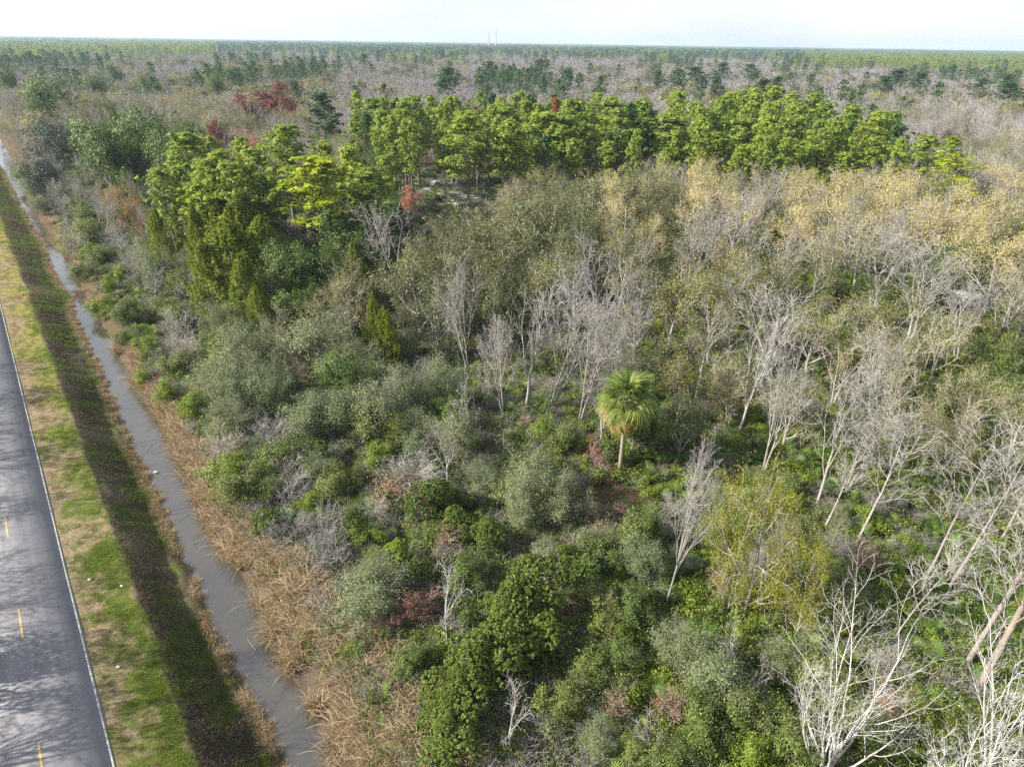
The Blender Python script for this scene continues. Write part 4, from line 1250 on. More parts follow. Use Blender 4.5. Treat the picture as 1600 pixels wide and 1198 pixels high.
    ('laurel_shrub', 715, 1040, 3.8, 110), ('laurel_shrub', 690, 1075, 3.2, 90), ('laurel_shrub', 855, 960, 3.8, 80), ('laurel_shrub', 880, 852, 3.4, 60), ('laurel_shrub', 920, 865, 3.2, 70), ('bright_laurel_shrub', 622, 842, 3.6, 56), ('laurel_shrub', 545, 800, 3.0, 52), ('laurel_shrub', 412, 792, 3.0, 66), ('laurel_shrub', 700, 1120, 3.4, 110), ('laurel_shrub', 650, 870, 2.6, 50),
    ('laurel_shrub', 500, 690, 2.8, 50), ('bright_shrub', 470, 770, 2.2, 60), ('bright_shrub', 255, 590, 2.6, 50), ('bright_shrub', 365, 500, 3, 44), ('leafy_shrub', 265, 545, 3, 60), ('myrtle_shrub', 330, 465, 5.5, 50), ('myrtle_shrub', 245, 390, 5.5, 60), ('bright_shrub', 150, 450, 3, 50), ('bright_shrub', 110, 360, 3.5, 44),
    ('leafy_shrub', 200, 470, 3.4, 60), ('leafy_shrub', 235, 460, 3.6, 60), ('leafy_shrub', 180, 500, 2.8, 50), ('bright_shrub', 220, 520, 2.6, 50), ('leafy_shrub', 130, 400, 3, 50), ('bright_shrub', 215, 560, 2.4, 40),
    ('myrtle_shrub', 1130, 1000, 4, 130), ('leafy_shrub', 1180, 1060, 3.6, 130), ('leafy_shrub', 1120, 1100, 3.2, 120), ('myrtle_shrub', 1060, 980, 3.6, 100), ('leafy_shrub', 960, 1000, 2.8, 90), ('leafy_shrub', 870, 1050, 2.6, 100), ('myrtle_shrub', 920, 1130, 2.2, 90), ('leafy_shrub', 1220, 1120, 3, 120), ('leafy_shrub', 1010, 930, 3, 90),
    ('leafy_shrub', 1300, 1010, 3, 110), ('leafy_shrub', 1060, 1150, 2.6, 110), ('leafy_shrub', 1000, 1160, 2.2, 90), ('bright_shrub', 1180, 1150, 2.4, 80), ('myrtle_shrub', 1240, 1010, 2.8, 90), ('leafy_shrub', 1540, 1130, 2.4, 110), ('bright_shrub', 1470, 1100, 2.2, 80), ('leafy_shrub', 1400, 1130, 2.2, 100),
]
for row in HAND: at_top(*row)

# the tall leaning trunks at the lower right: base pixel, top pixel, height, crown width
rgl = random.Random(5)
for (bu, bv, tu, tv_, h, w, wood, twg, r0) in ((1505, 1045, 1640, 640, 15, 6.0, 'trunk_grey', 'pale_twig', .18), (1520, 1085, 1660, 700, 14, 5.5, 'rot_bark', 'pale_twig', .21),
                                           (1432, 930, 1530, 560, 14, 5.5, 'trunk_grey', 'pale_twig', .12), (1478, 925, 1560, 570, 14, 5.0, 'trunk_grey', 'pale_twig', .115), (1560, 850, 1610, 530, 13, 5, 'trunk_grey', 'pale_twig', .12),
                                           (1335, 850, 1395, 560, 11, 5, 'pale_bark', 'pale_twig', .12), (1285, 830, 1345, 600, 9.5, 4, 'pale_bark', 'pale_twig', .09), (1390, 1010, 1430, 700, 9.5, 3.5, 'pale_bark', 'pale_twig', .06)):
    kd = 'leaning_tree_%d' % bu
    sp = [L_(L=.95, wob=.025, up=.0, seg=10, taper=.25),
          L_(n=13, start=.42, ang=46, len=.30, wob=.10, up=.07, seg=4, taper=.3, rr=.42, prof=lambda f: 1.2 - .55 * f),
          L_(n=6, start=.2, ang=38, len=.5, wob=.14, up=.05, seg=3, taper=.4, rr=.55, rmin=.016),
          L_(n=5, start=.2, ang=38, len=.5, wob=.16, up=.03, seg=2, taper=.4, rr=.6, rmin=.010),
          L_(n=3, start=.2, ang=38, len=.5, wob=.16, up=.03, seg=1, taper=.4, rr=.6, rmin=.007)]
    wooded(kd, bu, h, r0 * (1.25 if r0 > .18 else 1), sp, wood, twg, near=True, cut=1, twk=1.25)
    NAMES[kd] = ('bare_tree', 'leaning leafless tree with a peeling brown trunk' if wood == 'rot_bark' else ('leaning leafless tree with a grey trunk' if wood == 'trunk_grey' else 'slender leaning pale leafless tree'), 'bare tree')
    x, y = ground_at(bu, bv, -.5)
    # lean: aim the stem at the top pixel, at the depth of its base
    dx, dy = ground_at(tu, tv_, h - 1)
    lx = max(-.34, min(.34, (dx - x) / h)); ly = max(-.2, min(.2, (dy - y) / h))
    parts, H, R = PROTO[kd][0]
    plant(kd, x, y, h, R * 2, hand=True, tilt=(-math.atan(ly), math.atan(lx)), rot=0)

# the big white-barked tree in the lower right corner and its neighbour
syc = [L_(L=.34, wob=.05, up=.02, seg=4, taper=.7),
       L_(n=8, start=.05, ang=24, av=8, len=2.0, wob=.07, up=.07, seg=7, taper=.25, rr=.62, prof=lambda f: rgl.uniform(.75, 1.1)),
       L_(n=6, start=.34, ang=30, len=.42, wob=.15, up=.10, seg=5, taper=.3, rr=.55, rmin=.024),
       L_(n=5, start=.25, ang=38, len=.46, wob=.22, up=.07, seg=4, taper=.35, rr=.6, rmin=.015),
       L_(n=4, start=.2, ang=44, len=.45, wob=.28, up=.05, seg=3, taper=.4, rr=.7, rmin=.009)]
for i, nm in enumerate(('white_tree_big', 'white_tree_corner')):
    wooded(nm, 520 + i, 13, .25, syc, 'white_bark', 'white_bark', leaf='lime', nleaf=900, lsize=(.12, .08), clump=.10, near=True, cut=2, twk=1.0, forks=2)
NAMES['white_tree_big'] = ('sycamore_tree', 'big leafless white-barked tree with crooked twigs and first green buds, in the lower right corner', 'bare tree')
NAMES['white_tree_corner'] = ('sycamore_tree', 'low white-barked leafless tree cut by the right edge in the lower corner', 'bare tree')
sx, sy = ground_at(1390, 925, 12.5)
plant('white_tree_big', sx, sy, 13.2, 9.6, hand=True, rot=.6)
sx, sy = ground_at(1640, 1050, 10.5)
plant('white_tree_corner', sx, sy, 11.5, 8.5, hand=True, rot=2.4)

# bare trees across the road: out of the picture, their shadows fall on the asphalt
for k, (s_, dofs, h) in enumerate(((8, 11, 13), (14, 16, 15), (22, 11, 13), (29, 15, 15), (36, 11, 13), (43, 15, 15), (49, 12, 13), (56, 16, 16), (63, 11, 12), (71, 16, 15), (79, 12, 13), (86, 16, 14), (1, 13, 14))):
    rx, ry = road_to_world(-6.5, s_ + 4)
    plant(('pale_bare_tree', 'budding_tree', 'pale_bare_tree', 'bare_tree', 'oak_tree', 'pale_bare_tree')[k % 6], rx - .978 * dofs, ry - .208 * dofs, h, 11, hand=False, var=k % 3, label='tree across the road whose shadow falls on the asphalt')
    REG[-1]['off'] = True

# cabbage palm
px_, py_ = ground_at(967, 741, -.5)
palm = bpy.data.objects.new('palm_tree', None); C.objects.link(palm)
palm.location = (px_, py_, floor_at(px_, py_))
tag(palm, 'tall cabbage palm with a round crown of green and yellowed fronds, mid wood', 'palm tree')
V, F = [], []
TH = 7.6
for k in range(30):
    t = k / 29; r = (.19 - .03 * t) * (1 + (.05 if k % 2 else 0)) + .07 * math.exp(-t * 18)
    for j in range(14):
        a = j / 14 * 6.283; V.append((r * math.cos(a) + .05 * math.sin(t * 3), r * math.sin(a), -.3 + (TH + .3) * t))
    if k:
        for j in range(14): F.append([(k - 1) * 14 + j, (k - 1) * 14 + (j + 1) % 14, k * 14 + (j + 1) % 14, k * 14 + j])
link('trunk', make_mesh('palm_trunk', V, F, [M['palm_bark']], sm=True), palm)
S = []
for k in range(40):      # old leaf bases under the crown
    a = k * 2.4; z = TH - .9 + k * .026
    S.append(((.16 * math.cos(a), .16 * math.sin(a), z), (.34 * math.cos(a), .34 * math.sin(a), z + .28), .045, .02, 0))
tv, tf = tubes(S, 4)
link('leaf_bases', make_mesh('leaf_bases', tv, tf, [M['palm_bark']]), palm)
rg = random.Random(3)
for k in range(46):
    t = k / 45.0
    el = math.radians(80 - 122 * t ** 1.0 + rg.uniform(-8, 8))
    az = k * 2.39996 + rg.uniform(-.15, .15)
    old = t > .66 and math.cos(az - 3.4) > -.2 or t > .93
    o = link('frond', PALM_OLD if old else PALM_FANS[1 if t > .35 else 0], palm, (.03, 0, TH - .05 - .25 * t))
    o.rotation_euler = (rg.uniform(-.35, .35), -el, az)
    s_ = rg.uniform(1.08, 1.3); o.scale = (s_, s_, s_)
bs = []
for k in range(5):       # brown dry flower stalks
    a = k * 1.3 + .4; p = (0, 0, TH); d = vnorm((math.cos(a), math.sin(a), .9))
    for j in range(5):
        q = vadd(p, d, .28); bs.append((p, q, .02, .015, 0))
        for _ in range(7): bs.append((q, vadd(q, (rg.gauss(0, .16), rg.gauss(0, .16), -abs(rg.gauss(.1, .12)))), .009, .005, 0))
        p = q; d = vnorm((d[0], d[1], d[2] - .35))
tv, tf = tubes(bs, 3)
link('flower_stalk', make_mesh('flower_stalk', tv, tf, [M['tan_twig']]), palm)
PALM = (px_, py_)

# palmettos
PM = [(945, 1150, 1.25), (975, 1185, .9), (1095, 985, 1.2), (1125, 1010, 1.0), (1300, 760, 1.3), (1270, 740, 1.1), (1330, 775, 1.1), (815, 700, 1.1), (835, 715, 1.0), (1055, 680, 1.3), (1030, 650, 1.2),
      (1080, 660, 1.1), (1045, 720, 1.2), (1010, 735, 1.1), (1490, 850, 1.2), (1465, 865, 1.0), (1520, 860, 1.1), (1455, 820, 1.1), (1540, 790, 1.1), (1500, 760, 1.0), (965, 1040, .9), (1285, 700, 1.0),
      (1010, 800, 1.1), (730, 820, .9), (850, 1000, .8), (1220, 700, 1.1), (345, 770, .9), (560, 720, .8), (1090, 740, 1.1), (1120, 700, 1.1), (1570, 960, 1.0), (1600, 1020, 1.1), (1450, 985, 1.0), (1500, 960, 1.0)]
for k, (u, v, s_) in enumerate(PM):
    x, y = ground_at(u, v, .3)
    e = palmetto(x, y, s_, 900 + k)
    REG.append(dict(o=e, kind='palmetto', x=x, y=y, z=floor_at(x, y), h=1.2, w=2.4, hand=True))
NAMES['palmetto'] = ('palmetto', 'low palmetto with green fan fronds', 'palmetto')

# ------------------------------------------------------------------ filling the wood between them
PROT = [(905, 565, 1020, 745, 50), (1480, 760, 1600, 1100, 34), (1410, 640, 1500, 940, 38), (1020, 800, 1090, 1010, 34), (1180, 900, 1600, 1198, 22),
        (470, 330, 510, 440, 100), (590, 380, 625, 470, 95), (735, 500, 770, 610, 78), (820, 520, 900, 660, 70), (650, 272, 735, 316, 172)]


def pick(mix):
    t = RG.random() * sum(w for _, w, _, _ in mix); 
    for k, w, a, b in mix:
        t -= w
        if t <= 0: return k, RG.uniform(a, b)
    return mix[-1][0], mix[-1][2]


def wood_mix(u, v, Y, d):
    if d < 17 and Y < 130:
        return 'ditch', [('leafy_shrub', .22, 2.2, 3.8), ('bright_shrub', .26, 1.8, 3.4), ('myrtle_shrub', .16, 2.5, 4), ('bare_shrub', .22, 2.4, 4), ('pale_bare_tree', .10, 4, 6.5), ('brown_shrub', .04, 1.8, 2.6)]
    if Y > 222:
        if u < 520: return 'far', [('budding_tree', .26, 12, 16), ('bare_tree', .52, 12, 16), ('ochre_tree', .04, 12, 15), ('oak_tree', .10, 11, 14), ('evergreen_tree', .03, 12, 15)]
        return 'far', [('bare_tree', .60, 12, 17), ('pale_bare_tree', .14, 12, 16), ('budding_tree', .17, 11, 15), ('oak_tree', .05, 10, 14), ('dark_pine_tree', .03, 15, 19)]
    if Y > 112 and u < 270:
        return 'mid', [('bare_tree', .34, 6, 9), ('pale_bare_tree', .2, 6, 9), ('myrtle_shrub', .14, 4, 7), ('leafy_shrub', .2, 4, 6), ('budding_tree', .12, 6, 9)]
    if Y > 150:
        if 560 < u < 1390: return 'stand', [('pine_tree', .50, 14, 22), ('dark_pine_tree', .10, 15, 21), ('bare_tree', .22, 8, 12), ('evergreen_tree', .10, 6, 9)]
        return 'mid', [('bare_tree', .42, 11, 14), ('budding_tree', .30, 11, 14), ('pale_bare_tree', .16, 10, 14), ('oak_tree', .1, 10, 13), ('evergreen_tree', .04, 10, 13)]
    if Y > 112:
        if u < 250: return 'mid', [('bare_tree', .5, 7, 10), ('myrtle_shrub', .2, 5, 7), ('leafy_shrub', .3, 4, 6)]
        if u < 620: return 'mid', [('pine_tree', .3, 14, 18), ('evergreen_tree', .3, 8, 11), ('bare_tree', .2, 8, 11), ('oak_tree', .15, 8, 11)]
        if u < 900: return 'mid', [('oak_tree', .4, 8, 11), ('budding_tree', .25, 9, 11), ('bare_tree', .15, 9, 11), ('evergreen_tree', .1, 7, 9)]
        return 'mid', [('ochre_tree', .34, 10, 12.5), ('budding_tree', .28, 9, 12.5), ('bare_tree', .16, 9, 12.5), ('pale_bare_tree', .12, 9, 12.5), ('oak_tree', .10, 9, 11)]
    if Y > 76:
        if u < 320: return 'low', [('bare_shrub', .25, 4, 5), ('leafy_shrub', .35, 3.5, 5), ('myrtle_shrub', .3, 4, 6)]
        if u < 620: return 'low', [('cedar_tree', .25, 6, 9), ('evergreen_tree', .25, 6, 8), ('myrtle_shrub', .25, 4, 6), ('budding_tree', .2, 6, 8)]
        if u < 900: return 'low', [('oak_tree', .4, 7, 9), ('budding_tree', .25, 7, 9), ('bare_tree', .2, 8, 10), ('leafy_shrub', .15, 4, 6)]
        return 'low', [('budding_tree', .42, 9, 13), ('bare_tree', .18, 10, 13.5), ('pale_bare_tree', .14, 10, 13.5), ('leafy_shrub', .06, 4, 6), ('oak_tree', .12, 7, 10), ('ochre_tree', .08, 8, 10)]
    if Y > 50:
        if u < 640: return 'low', [('myrtle_shrub', .26, 3.5, 6), ('leafy_shrub', .28, 3, 6), ('bare_shrub', .12, 3, 4.8), ('budding_tree', .14, 5, 7.5), ('evergreen_tree', .12, 5, 7), ('oak_tree', .08, 5, 7)]
        if u < 1000: return 'low', [('myrtle_shrub', .16, 3, 5.5), ('leafy_shrub', .26, 3, 5.5), ('bare_tree', .16, 7, 10.5), ('budding_tree', .18, 6, 9.5), ('evergreen_tree', .08, 5, 8), ('bare_shrub', .12, 3, 4), ('evergreen_tree', .10, 4.5, 6), ('bright_shrub', .1, 2.5, 3.4)]
        return 'low', [('budding_tree', .38, 7.5, 11.5), ('bare_tree', .18, 8.5, 12), ('pale_bare_tree', .14, 8.5, 12), ('leafy_shrub', .22, 2.8, 4.2), ('bare_shrub', .1, 3, 4)]
    if u < 1150:
        return 'low', [('leafy_shrub', .34, 1.8, 3.0), ('myrtle_shrub', .24, 2, 3.4), ('bare_shrub', .16, 2, 3), ('brown_shrub', .12, 1.6, 2.5), ('bare_tree', .08, 4.5, 7), ('gnarled_tree', .06, 3.5, 5.5), ('bright_shrub', .05, 1.5, 2.4), ('laurel_shrub', .05, 2, 3)]
    return 'low', [('leafy_shrub', .34, 1.6, 2.8), ('bright_shrub', .16, 1.4, 2.4), ('bare_shrub', .22, 2, 3), ('brown_shrub', .12, 1.6, 2.4), ('myrtle_shrub', .16, 2, 3)]


CELL = {}
for r in REG: CELL.setdefault((int(r['x'] // 8), int(r['y'] // 8)), []).append(r)


def crowded(x, y, rad, k):
    cx, cy_ = int(x // 8), int(y // 8)
    for i in (-1, 0, 1):
        for j in (-1, 0, 1):
            for r in CELL.get((cx + i, cy_ + j), ()):
                if (r['x'] - x) ** 2 + (r['y'] - y) ** 2 < ((rad + r['w'] / 2) * k) ** 2: return True
    return False


FARX = {'bare_tree': [], 'pale_bare_tree': [], 'budding_tree': [], 'ochre_tree': [], 'oak_tree': []}
Y = 26.0
while Y < 330:
    st = 2.7 if Y < 50 else (4.3 if Y < 80 else (5.5 if Y < 150 else (6.5 if Y < 222 else 9.5)))
    X = -(.80 * Y + 14)
    while X < .80 * Y + 16:
        x = X + RG.uniform(-.45, .45) * st; y = Y + RG.uniform(-.45, .45) * st
        X += st
        d, s = world_to_road(x, y)
        if d < water_right(s) + (2.5 if s < 85 else (1.3 if s < 150 else .8)) + 2.8 * (1 - smooth(25, 62, s)): continue
        u, v, dep = to_px(x, y, 5)
        if u < -110 or u > 1710 or v > 1330: continue
        if 640 < u < 770 and 270 < to_px(x, y, 0)[1] < 335 and Y > 140: continue
        zn, mix = wood_mix(u, v, y, d)
        kd, h = pick(mix)
        if zn == 'ditch' and y > 45: h *= 1.3
        if kd in ('pale_bare_tree', 'bare_tree', 'budding_tree', 'ochre_tree', 'oak_tree') and y < 150 and u > 500: h = min(h * 1.2, 15.5)
        pr = PROTO[kd][0]
        w = 2 * pr[2] * (h / pr[1]) * RG.uniform(.85, 1.2)
        if 'tree' in kd and 'pine' not in kd: w = min(w, h * .92)
        if crowded(x, y, w / 2, .50 if zn not in ('far', 'stand') else .42): continue
        u0, vt, dp = to_px(x, y, h); wp_ = w / 2 * FOC / dp; vb = to_px(x, y, 0)[1]
        bad = False
        for (a, b, c_, e_, yd) in PROT:
            if y < yd + 2 and u0 + wp_ > a and u0 - wp_ < c_ and vt < e_ - 8 and vb > b: bad = True
        if bad:
            if RG.random() < .5 or math.hypot(x - PALM[0], y - PALM[1]) < 7: continue
            kd, h = 'leafy_shrub', 1.3; w = 2.0
            vt = to_px(x, y, h)[1]
            if any(y < yd + 2 and u0 + 20 > a and u0 - 20 < c_ and vt < e_ - 8 and vb > b for (a, b, c_, e_, yd) in PROT): continue
        if zn == 'far' and y > 240 and RG.random() < (.85 if 'bare' in kd else .45) and kd in FARX:
            FARX[kd].append((x, y, h, w)); CELL.setdefault((int(x // 8), int(y // 8)), []).append(dict(x=x, y=y, w=w)); continue
        plant(kd, x, y, h, w)
        CELL.setdefault((int(x // 8), int(y // 8)), []).append(REG[-1])
    Y += st * .93

# ------------------------------------------------------------------ the wood further off, as one mass
far_protos = []


def far_mesh(kind):
    parts = PROTO.pop(kind)[0]
    far_protos.append(parts[0][1][1]); return parts


lo = [L_(L=.5, wob=.06, up=.03, seg=4, taper=.4), L_(n=7, start=.3, ang=36, len=.8, wob=.1, up=.1, seg=3, taper=.3, rr=.6),
      L_(n=5, start=.25, ang=34, len=.5, wob=.14, up=.06, seg=2, taper=.4, rr=.6, rmin=.03), L_(n=5, start=.1, ang=36, len=.55, wob=.15, up=.05, seg=1, taper=.3, rr=.8, rmin=.025)]
for i, tw in enumerate(('twig', 'mauve_twig', 'pale_twig')):
    wooded('fb%d' % i, 600 + i, 11, .2, lo, 'grey_bark', tw, cut=0, twk=2.6); far_mesh('fb%d' % i)
for i, lf in enumerate(('olive', 'oak')):
    wooded('fo%d' % i, 610 + i, 11, .2, lo, 'grey_bark', 'twig', leaf=lf, nleaf=600, lsize=(.6, .4), clump=.5, cut=0, twk=2.2); far_mesh('fo%d' % i)
pine('fp0', 620, leaf='pine_dark', ntuft=240, nb=8, w=.34, tr=.8, R=4.2, cb=.35); far_mesh('fp0')
pine('fp1', 621, leaf='pine', ntuft=240, nb=8, w=.34, tr=.8, R=4.2, cb=.35); far_mesh('fp1')

pts, ki, scs, szs = [], [], [], []
for kd, lst in FARX.items():
    pr = PROTO[kd]; base = len(far_protos); far_protos += [p_[0][1][1] for p_ in pr]
    for j, (x, y, h, w) in enumerate(lst):
        k = j % len(pr)
        pts.append(np.array([[x, y, floor_at(x, y)]])); ki.append(np.array([base + k])); scs.append(np.array([w / 2 / pr[k][2]])); szs.append(np.array([h / pr[k][1]]))
rs = np.random.RandomState(77)
Y = 325.0
while Y < 3600:
    st = 8.5 * (Y / 325) ** .62
    xs = np.arange(-(.86 * Y + 60), .86 * Y + 60, st)
    xs = xs + rs.uniform(-.5, .5, len(xs)) * st; ys = Y + rs.uniform(-.5, .5, len(xs)) * st
    g = N4(xs * .35, ys * .12) ; g2 = N4(xs * .8 + 900, ys * .3)
    r_ = rs.uniform(0, 1, len(xs))
    uu = 800 + FOC * xs / (ys * CP + 15)
    pine_band = (ys > 1450 + 450 * g2 - 550 * ((uu > 1250) | (uu < 330))) | ((ys > 800) & (g2 > .72))
    k = np.where(r_ < .40, 0, np.where(r_ < .66, 1, np.where(r_ < .84, 2, np.where(r_ < .95, 3, 4))))
    olive = (uu < 520) & (g > .52)
    k = np.where(olive & (r_ > .35), np.where(r_ > .9, 4, 3), k)
    k = np.where((r_ > .975) & (g2 > .4), 5, k)
    k = np.where((g > .80) & (r_ > .6), 5, k)
    k = np.where(pine_band, np.where(r_ < .62, 5, np.where(r_ < .86, 6, 3)), k)
    light = pine_band & ((uu > 1250) | (uu < 330)) & (r_ < .55)
    k = np.where(light, 6, k)
    gap = pine_band & (N4(xs * .5 + 400, ys * .22 + 70) > .70)
    keep = ~gap & (np.abs(uu - 800) < 1000)
    big = 1 + .9 * smooth(500, 3000, ys)
    sc_ = np.where(k >= 5, 1.0, 1.25) * rs.uniform(.8, 1.25, len(xs)) * big
    sz_ = np.where(k >= 5, .92, 1.28) * rs.uniform(.78, 1.12, len(xs))
    d_, s_ = world_to_road(xs, ys)
    keep &= ~((d_ < 13) & (d_ > -20) & (ys < 600))
    pts.append(np.stack([xs, ys, np.full(len(xs), -.5)], 1)[keep]); ki.append(k[keep]); scs.append(sc_[keep]); szs.append(sz_[keep])
    Y += st * 1.0
pts = np.concatenate(pts); ki = np.concatenate(ki); scs = np.concatenate(scs); szs = np.concatenate(szs)
print('far trees', len(pts), 'plants', len(REG))
scatter('distant_woodland', pts, ki, rs.uniform(0, 6.28, len(pts)), scs, szs, far_protos, 'hazy grey and green woodland stretching to the horizon', 'woodland')

# beyond: closed canopy reaching the horizon
nxx, nyy = 240, 70
ty = 3500 * (6500 / 3500) ** (np.linspace(0, 1, nyy) ** 1.0)
tx = np.linspace(-1, 1, nxx)
XX = tx[None] * (ty[:, None] * .95); YY = ty[:, None] + 0 * XX
hz = 13 + 5 * (np.random.RandomState(5).uniform(size=XX.shape)) + 3 * N4(XX * .1, YY * .1)
idx = np.arange(nxx * nyy).reshape(nyy, nxx)
Fq = np.stack([idx[:-1, :-1], idx[:-1, 1:], idx[1:, 1:], idx[1:, :-1]], -1).reshape(-1, 4)
fm = leaf_mat('far_canopy', (.035, .085, .03), (.035, .085, .03), (.10, .13, .04), .7, .0)
rr = np.random.RandomState(8).uniform(0, 1, len(Fq))
tag(link('distant_forest', make_mesh('distant_forest', np.stack([XX, YY, hz], -1).reshape(-1, 3), Fq, [fm], rnd=rr)), 'dark tree line along the horizon', kind='stuff')


# ------------------------------------------------------------------ small built things
def cyl(name, r0, r1, h, mat, n=12, z0=0):
    V, F = [], []
    for k, (r, z) in enumerate(((r0, z0), (r1, z0 + h))):
        V += [(r * math.cos(j / n * 6.283), r * math.sin(j / n * 6.283), z) for j in range(n)]
    for j in range(n): F.append([j, (j + 1) % n, n + (j + 1) % n, n + j])
    V.append((0, 0, z0 + h)); t = 2 * n
    for j in range(n): F.append([n + j, n + (j + 1) % n, t, t])
    return make_mesh(name, V, F, [mat])


stack_m = flat_mat('pale_concrete', (.30, .31, .34), .9, .1, .1)
for (u, vt, lab) in ((756, 54, 'left and shorter of two hazy smokestacks on the horizon'), (767, 50, 'right and taller of two hazy smokestacks on the horizon')):
    Yd = 3400.0; x = (u - 800) / FOC * (Yd * CP + CAM_H * SP)
    gx, gy = x, Yd
    hh = CAM_H + (to_px(gx, gy, CAM_H)[1] - vt) * Yd / (FOC * CP)
    o = tag(bpy.data.objects.new('smokestack', None), lab, 'smokestack', 'smokestacks on the horizon'); C.objects.link(o); o.location = (gx, gy, -.5)
    link('shaft', cyl('stack_shaft', 3.6, 2.2, hh, stack_m), o)
    link('rim', cyl('stack_rim', 2.8, 2.8, 3, stack_m, z0=hh - 6), o)
print('stack height', hh)

# house behind the pines
wall_m = flat_mat('pale_siding', (.50, .54, .56), .8, .8, .1); roof_m = flat_mat('grey_shingles', (.30, .30, .31), .9, 2, .2)
glass_m = flat_mat('dark_glass', (.04, .05, .06), .1); frame_m = flat_mat('white_trim', (.75, .75, .73), .6)


def house(x, y, w, dpt, rz, lab):
    e = bpy.data.objects.new('house', None); C.objects.link(e); e.location = (x, y, floor_at(x, y)); e.rotation_euler = (0, 0, rz)
    tag(e, lab, 'house')
    link('wall', box_mesh('house_wall', [(-w / 2, w / 2, -dpt / 2, dpt / 2, 0, 2.9)], [wall_m]), e)
    V = [(-w / 2 - .4, -dpt / 2 - .5, 2.8), (w / 2 + .4, -dpt / 2 - .5, 2.8), (w / 2 + .4, dpt / 2 + .5, 2.8), (-w / 2 - .4, dpt / 2 + .5, 2.8), (-w / 2 - .4, 0, 4.9), (w / 2 + .4, 0, 4.9)]
    F = [[0, 1, 5, 4], [2, 3, 4, 5], [0, 4, 3, 3], [1, 2, 5, 5], [0, 3, 2, 1]]
    link('roof', make_mesh('house_roof', V, F, [roof_m]), e)
    for k in range(3):
        f = link('window', box_mesh('house_window', [(-.6, .6, -.06, .0, 0, 1.2)], [frame_m]), e); f.location = (-w / 3 + k * w / 3, -dpt / 2 - .002, 1.0)
        link('pane', box_mesh('house_pane', [(-.5, .5, -.02, 0, .1, 1.1)], [glass_m]), f, (0, -.064, 0))
    f = link('door', box_mesh('house_door', [(-.45, .45, -.05, 0, 0, 2.05)], [frame_m]), e); f.location = (-w / 6, -dpt / 2 - .003, .1)


hx, hy = ground_at(520, 312, 2)
house(hx, hy, 13, 8, .35, 'pale house with a grey roof half hidden behind the golden green pine')
# camper trailer and blue car glimpsed at the right edge
tx_, ty_ = ground_at(1509, 462, 1.5)
e = bpy.data.objects.new('camper_trailer', None); C.objects.link(e); e.location = (tx_, ty_, floor_at(tx_, ty_)); e.rotation_euler = (0, 0, -.35)
tag(e, 'white and tan camper trailer half hidden in the wood at the right edge', 'trailer')
cm_ = flat_mat('trailer_panel', (.72, .70, .66), .5); cb_ = flat_mat('trailer_stripe', (.32, .22, .15), .6); ty_m = flat_mat('rubber', (.03, .03, .03), .9)
link('body', box_mesh('trailer_body', [(-1.9, 1.9, -1.1, 1.1, .5, 2.5), (-1.75, 1.75, -.95, .95, 2.5, 2.62)], [cm_]), e)
link('stripe', box_mesh('trailer_stripe', [(-1.88, 1.88, -1.13, -1.102, .9, 1.25)], [cb_]), e)
wm_ = box_mesh('trailer_window', [(-.4, .4, -.03, 0, 0, .5)], [glass_m])
for xx_ in (-1.1, .2, 1.2): link('window', wm_, e, (xx_, -1.104, 1.55))
wh = cyl('wheel', .32, .32, .22, ty_m, 14)
for xx_ in (-.35, .45):
    for yy_ in (-1.12, .9):
        o = link('wheel', wh, e, (xx_, yy_ + .22, .32)); o.rotation_euler = (math.pi / 2, 0, 0)
cx_, cy2 = ground_at(1529, 464, .8)
e = bpy.data.objects.new('parked_car', None); C.objects.link(e); e.location = (cx_ + .6, cy2, floor_at(cx_, cy2)); e.rotation_euler = (0, 0, 1.0)
tag(e, 'blue-grey car standing right of the camper trailer in the wood', 'car')
blue = flat_mat('blue_paint', (.20, .26, .42), .3, 2, .05)
prof = [(-2.1, .35), (-2.1, .8), (-1.9, .9), (-1.25, .95), (-.75, 1.42), (.75, 1.45), (1.3, .98), (2.0, .88), (2.15, .7), (2.15, .35)]
V, F = [], []
for sgn in (-1, 1):
    for (a, b) in prof: V.append((a, sgn * (.86 - (.14 if b > 1.2 else 0)), b))
npf = len(prof)
for k in range(npf): F.append([k, (k + 1) % npf, npf + (k + 1) % npf, npf + k])
me_b = bpy.data.meshes.new('car_body'); me_b.from_pydata(V, [], F + [list(range(npf))[::-1], list(range(npf, 2 * npf))]); me_b.materials.append(blue)
link('body', me_b, e)
V = [(-1.18, -.70, 1.02), (-1.18, .70, 1.02), (-.80, .66, 1.40), (-.80, -.66, 1.40)]
V = [(a - .02, b, c + .02) for a, b, c in V]
link('rear_window', make_mesh('rear_window', V, [[0, 1, 2, 3]], [glass_m]), e)
V = [(1.24, -.70, 1.06), (1.24, .70, 1.06), (.82, .66, 1.41), (.82, -.66, 1.41)]
V = [(a + .02, b, c + .02) for a, b, c in V]
link('windscreen', make_mesh('windscreen', V, [[0, 3, 2, 1]], [glass_m]), e)
for xx_ in (-1.35, 1.35):
    for yy_ in (-.88, .68):
        o = link('wheel', wh, e, (xx_, yy_ + .22, .32)); o.rotation_euler = (math.pi / 2, 0, 0)

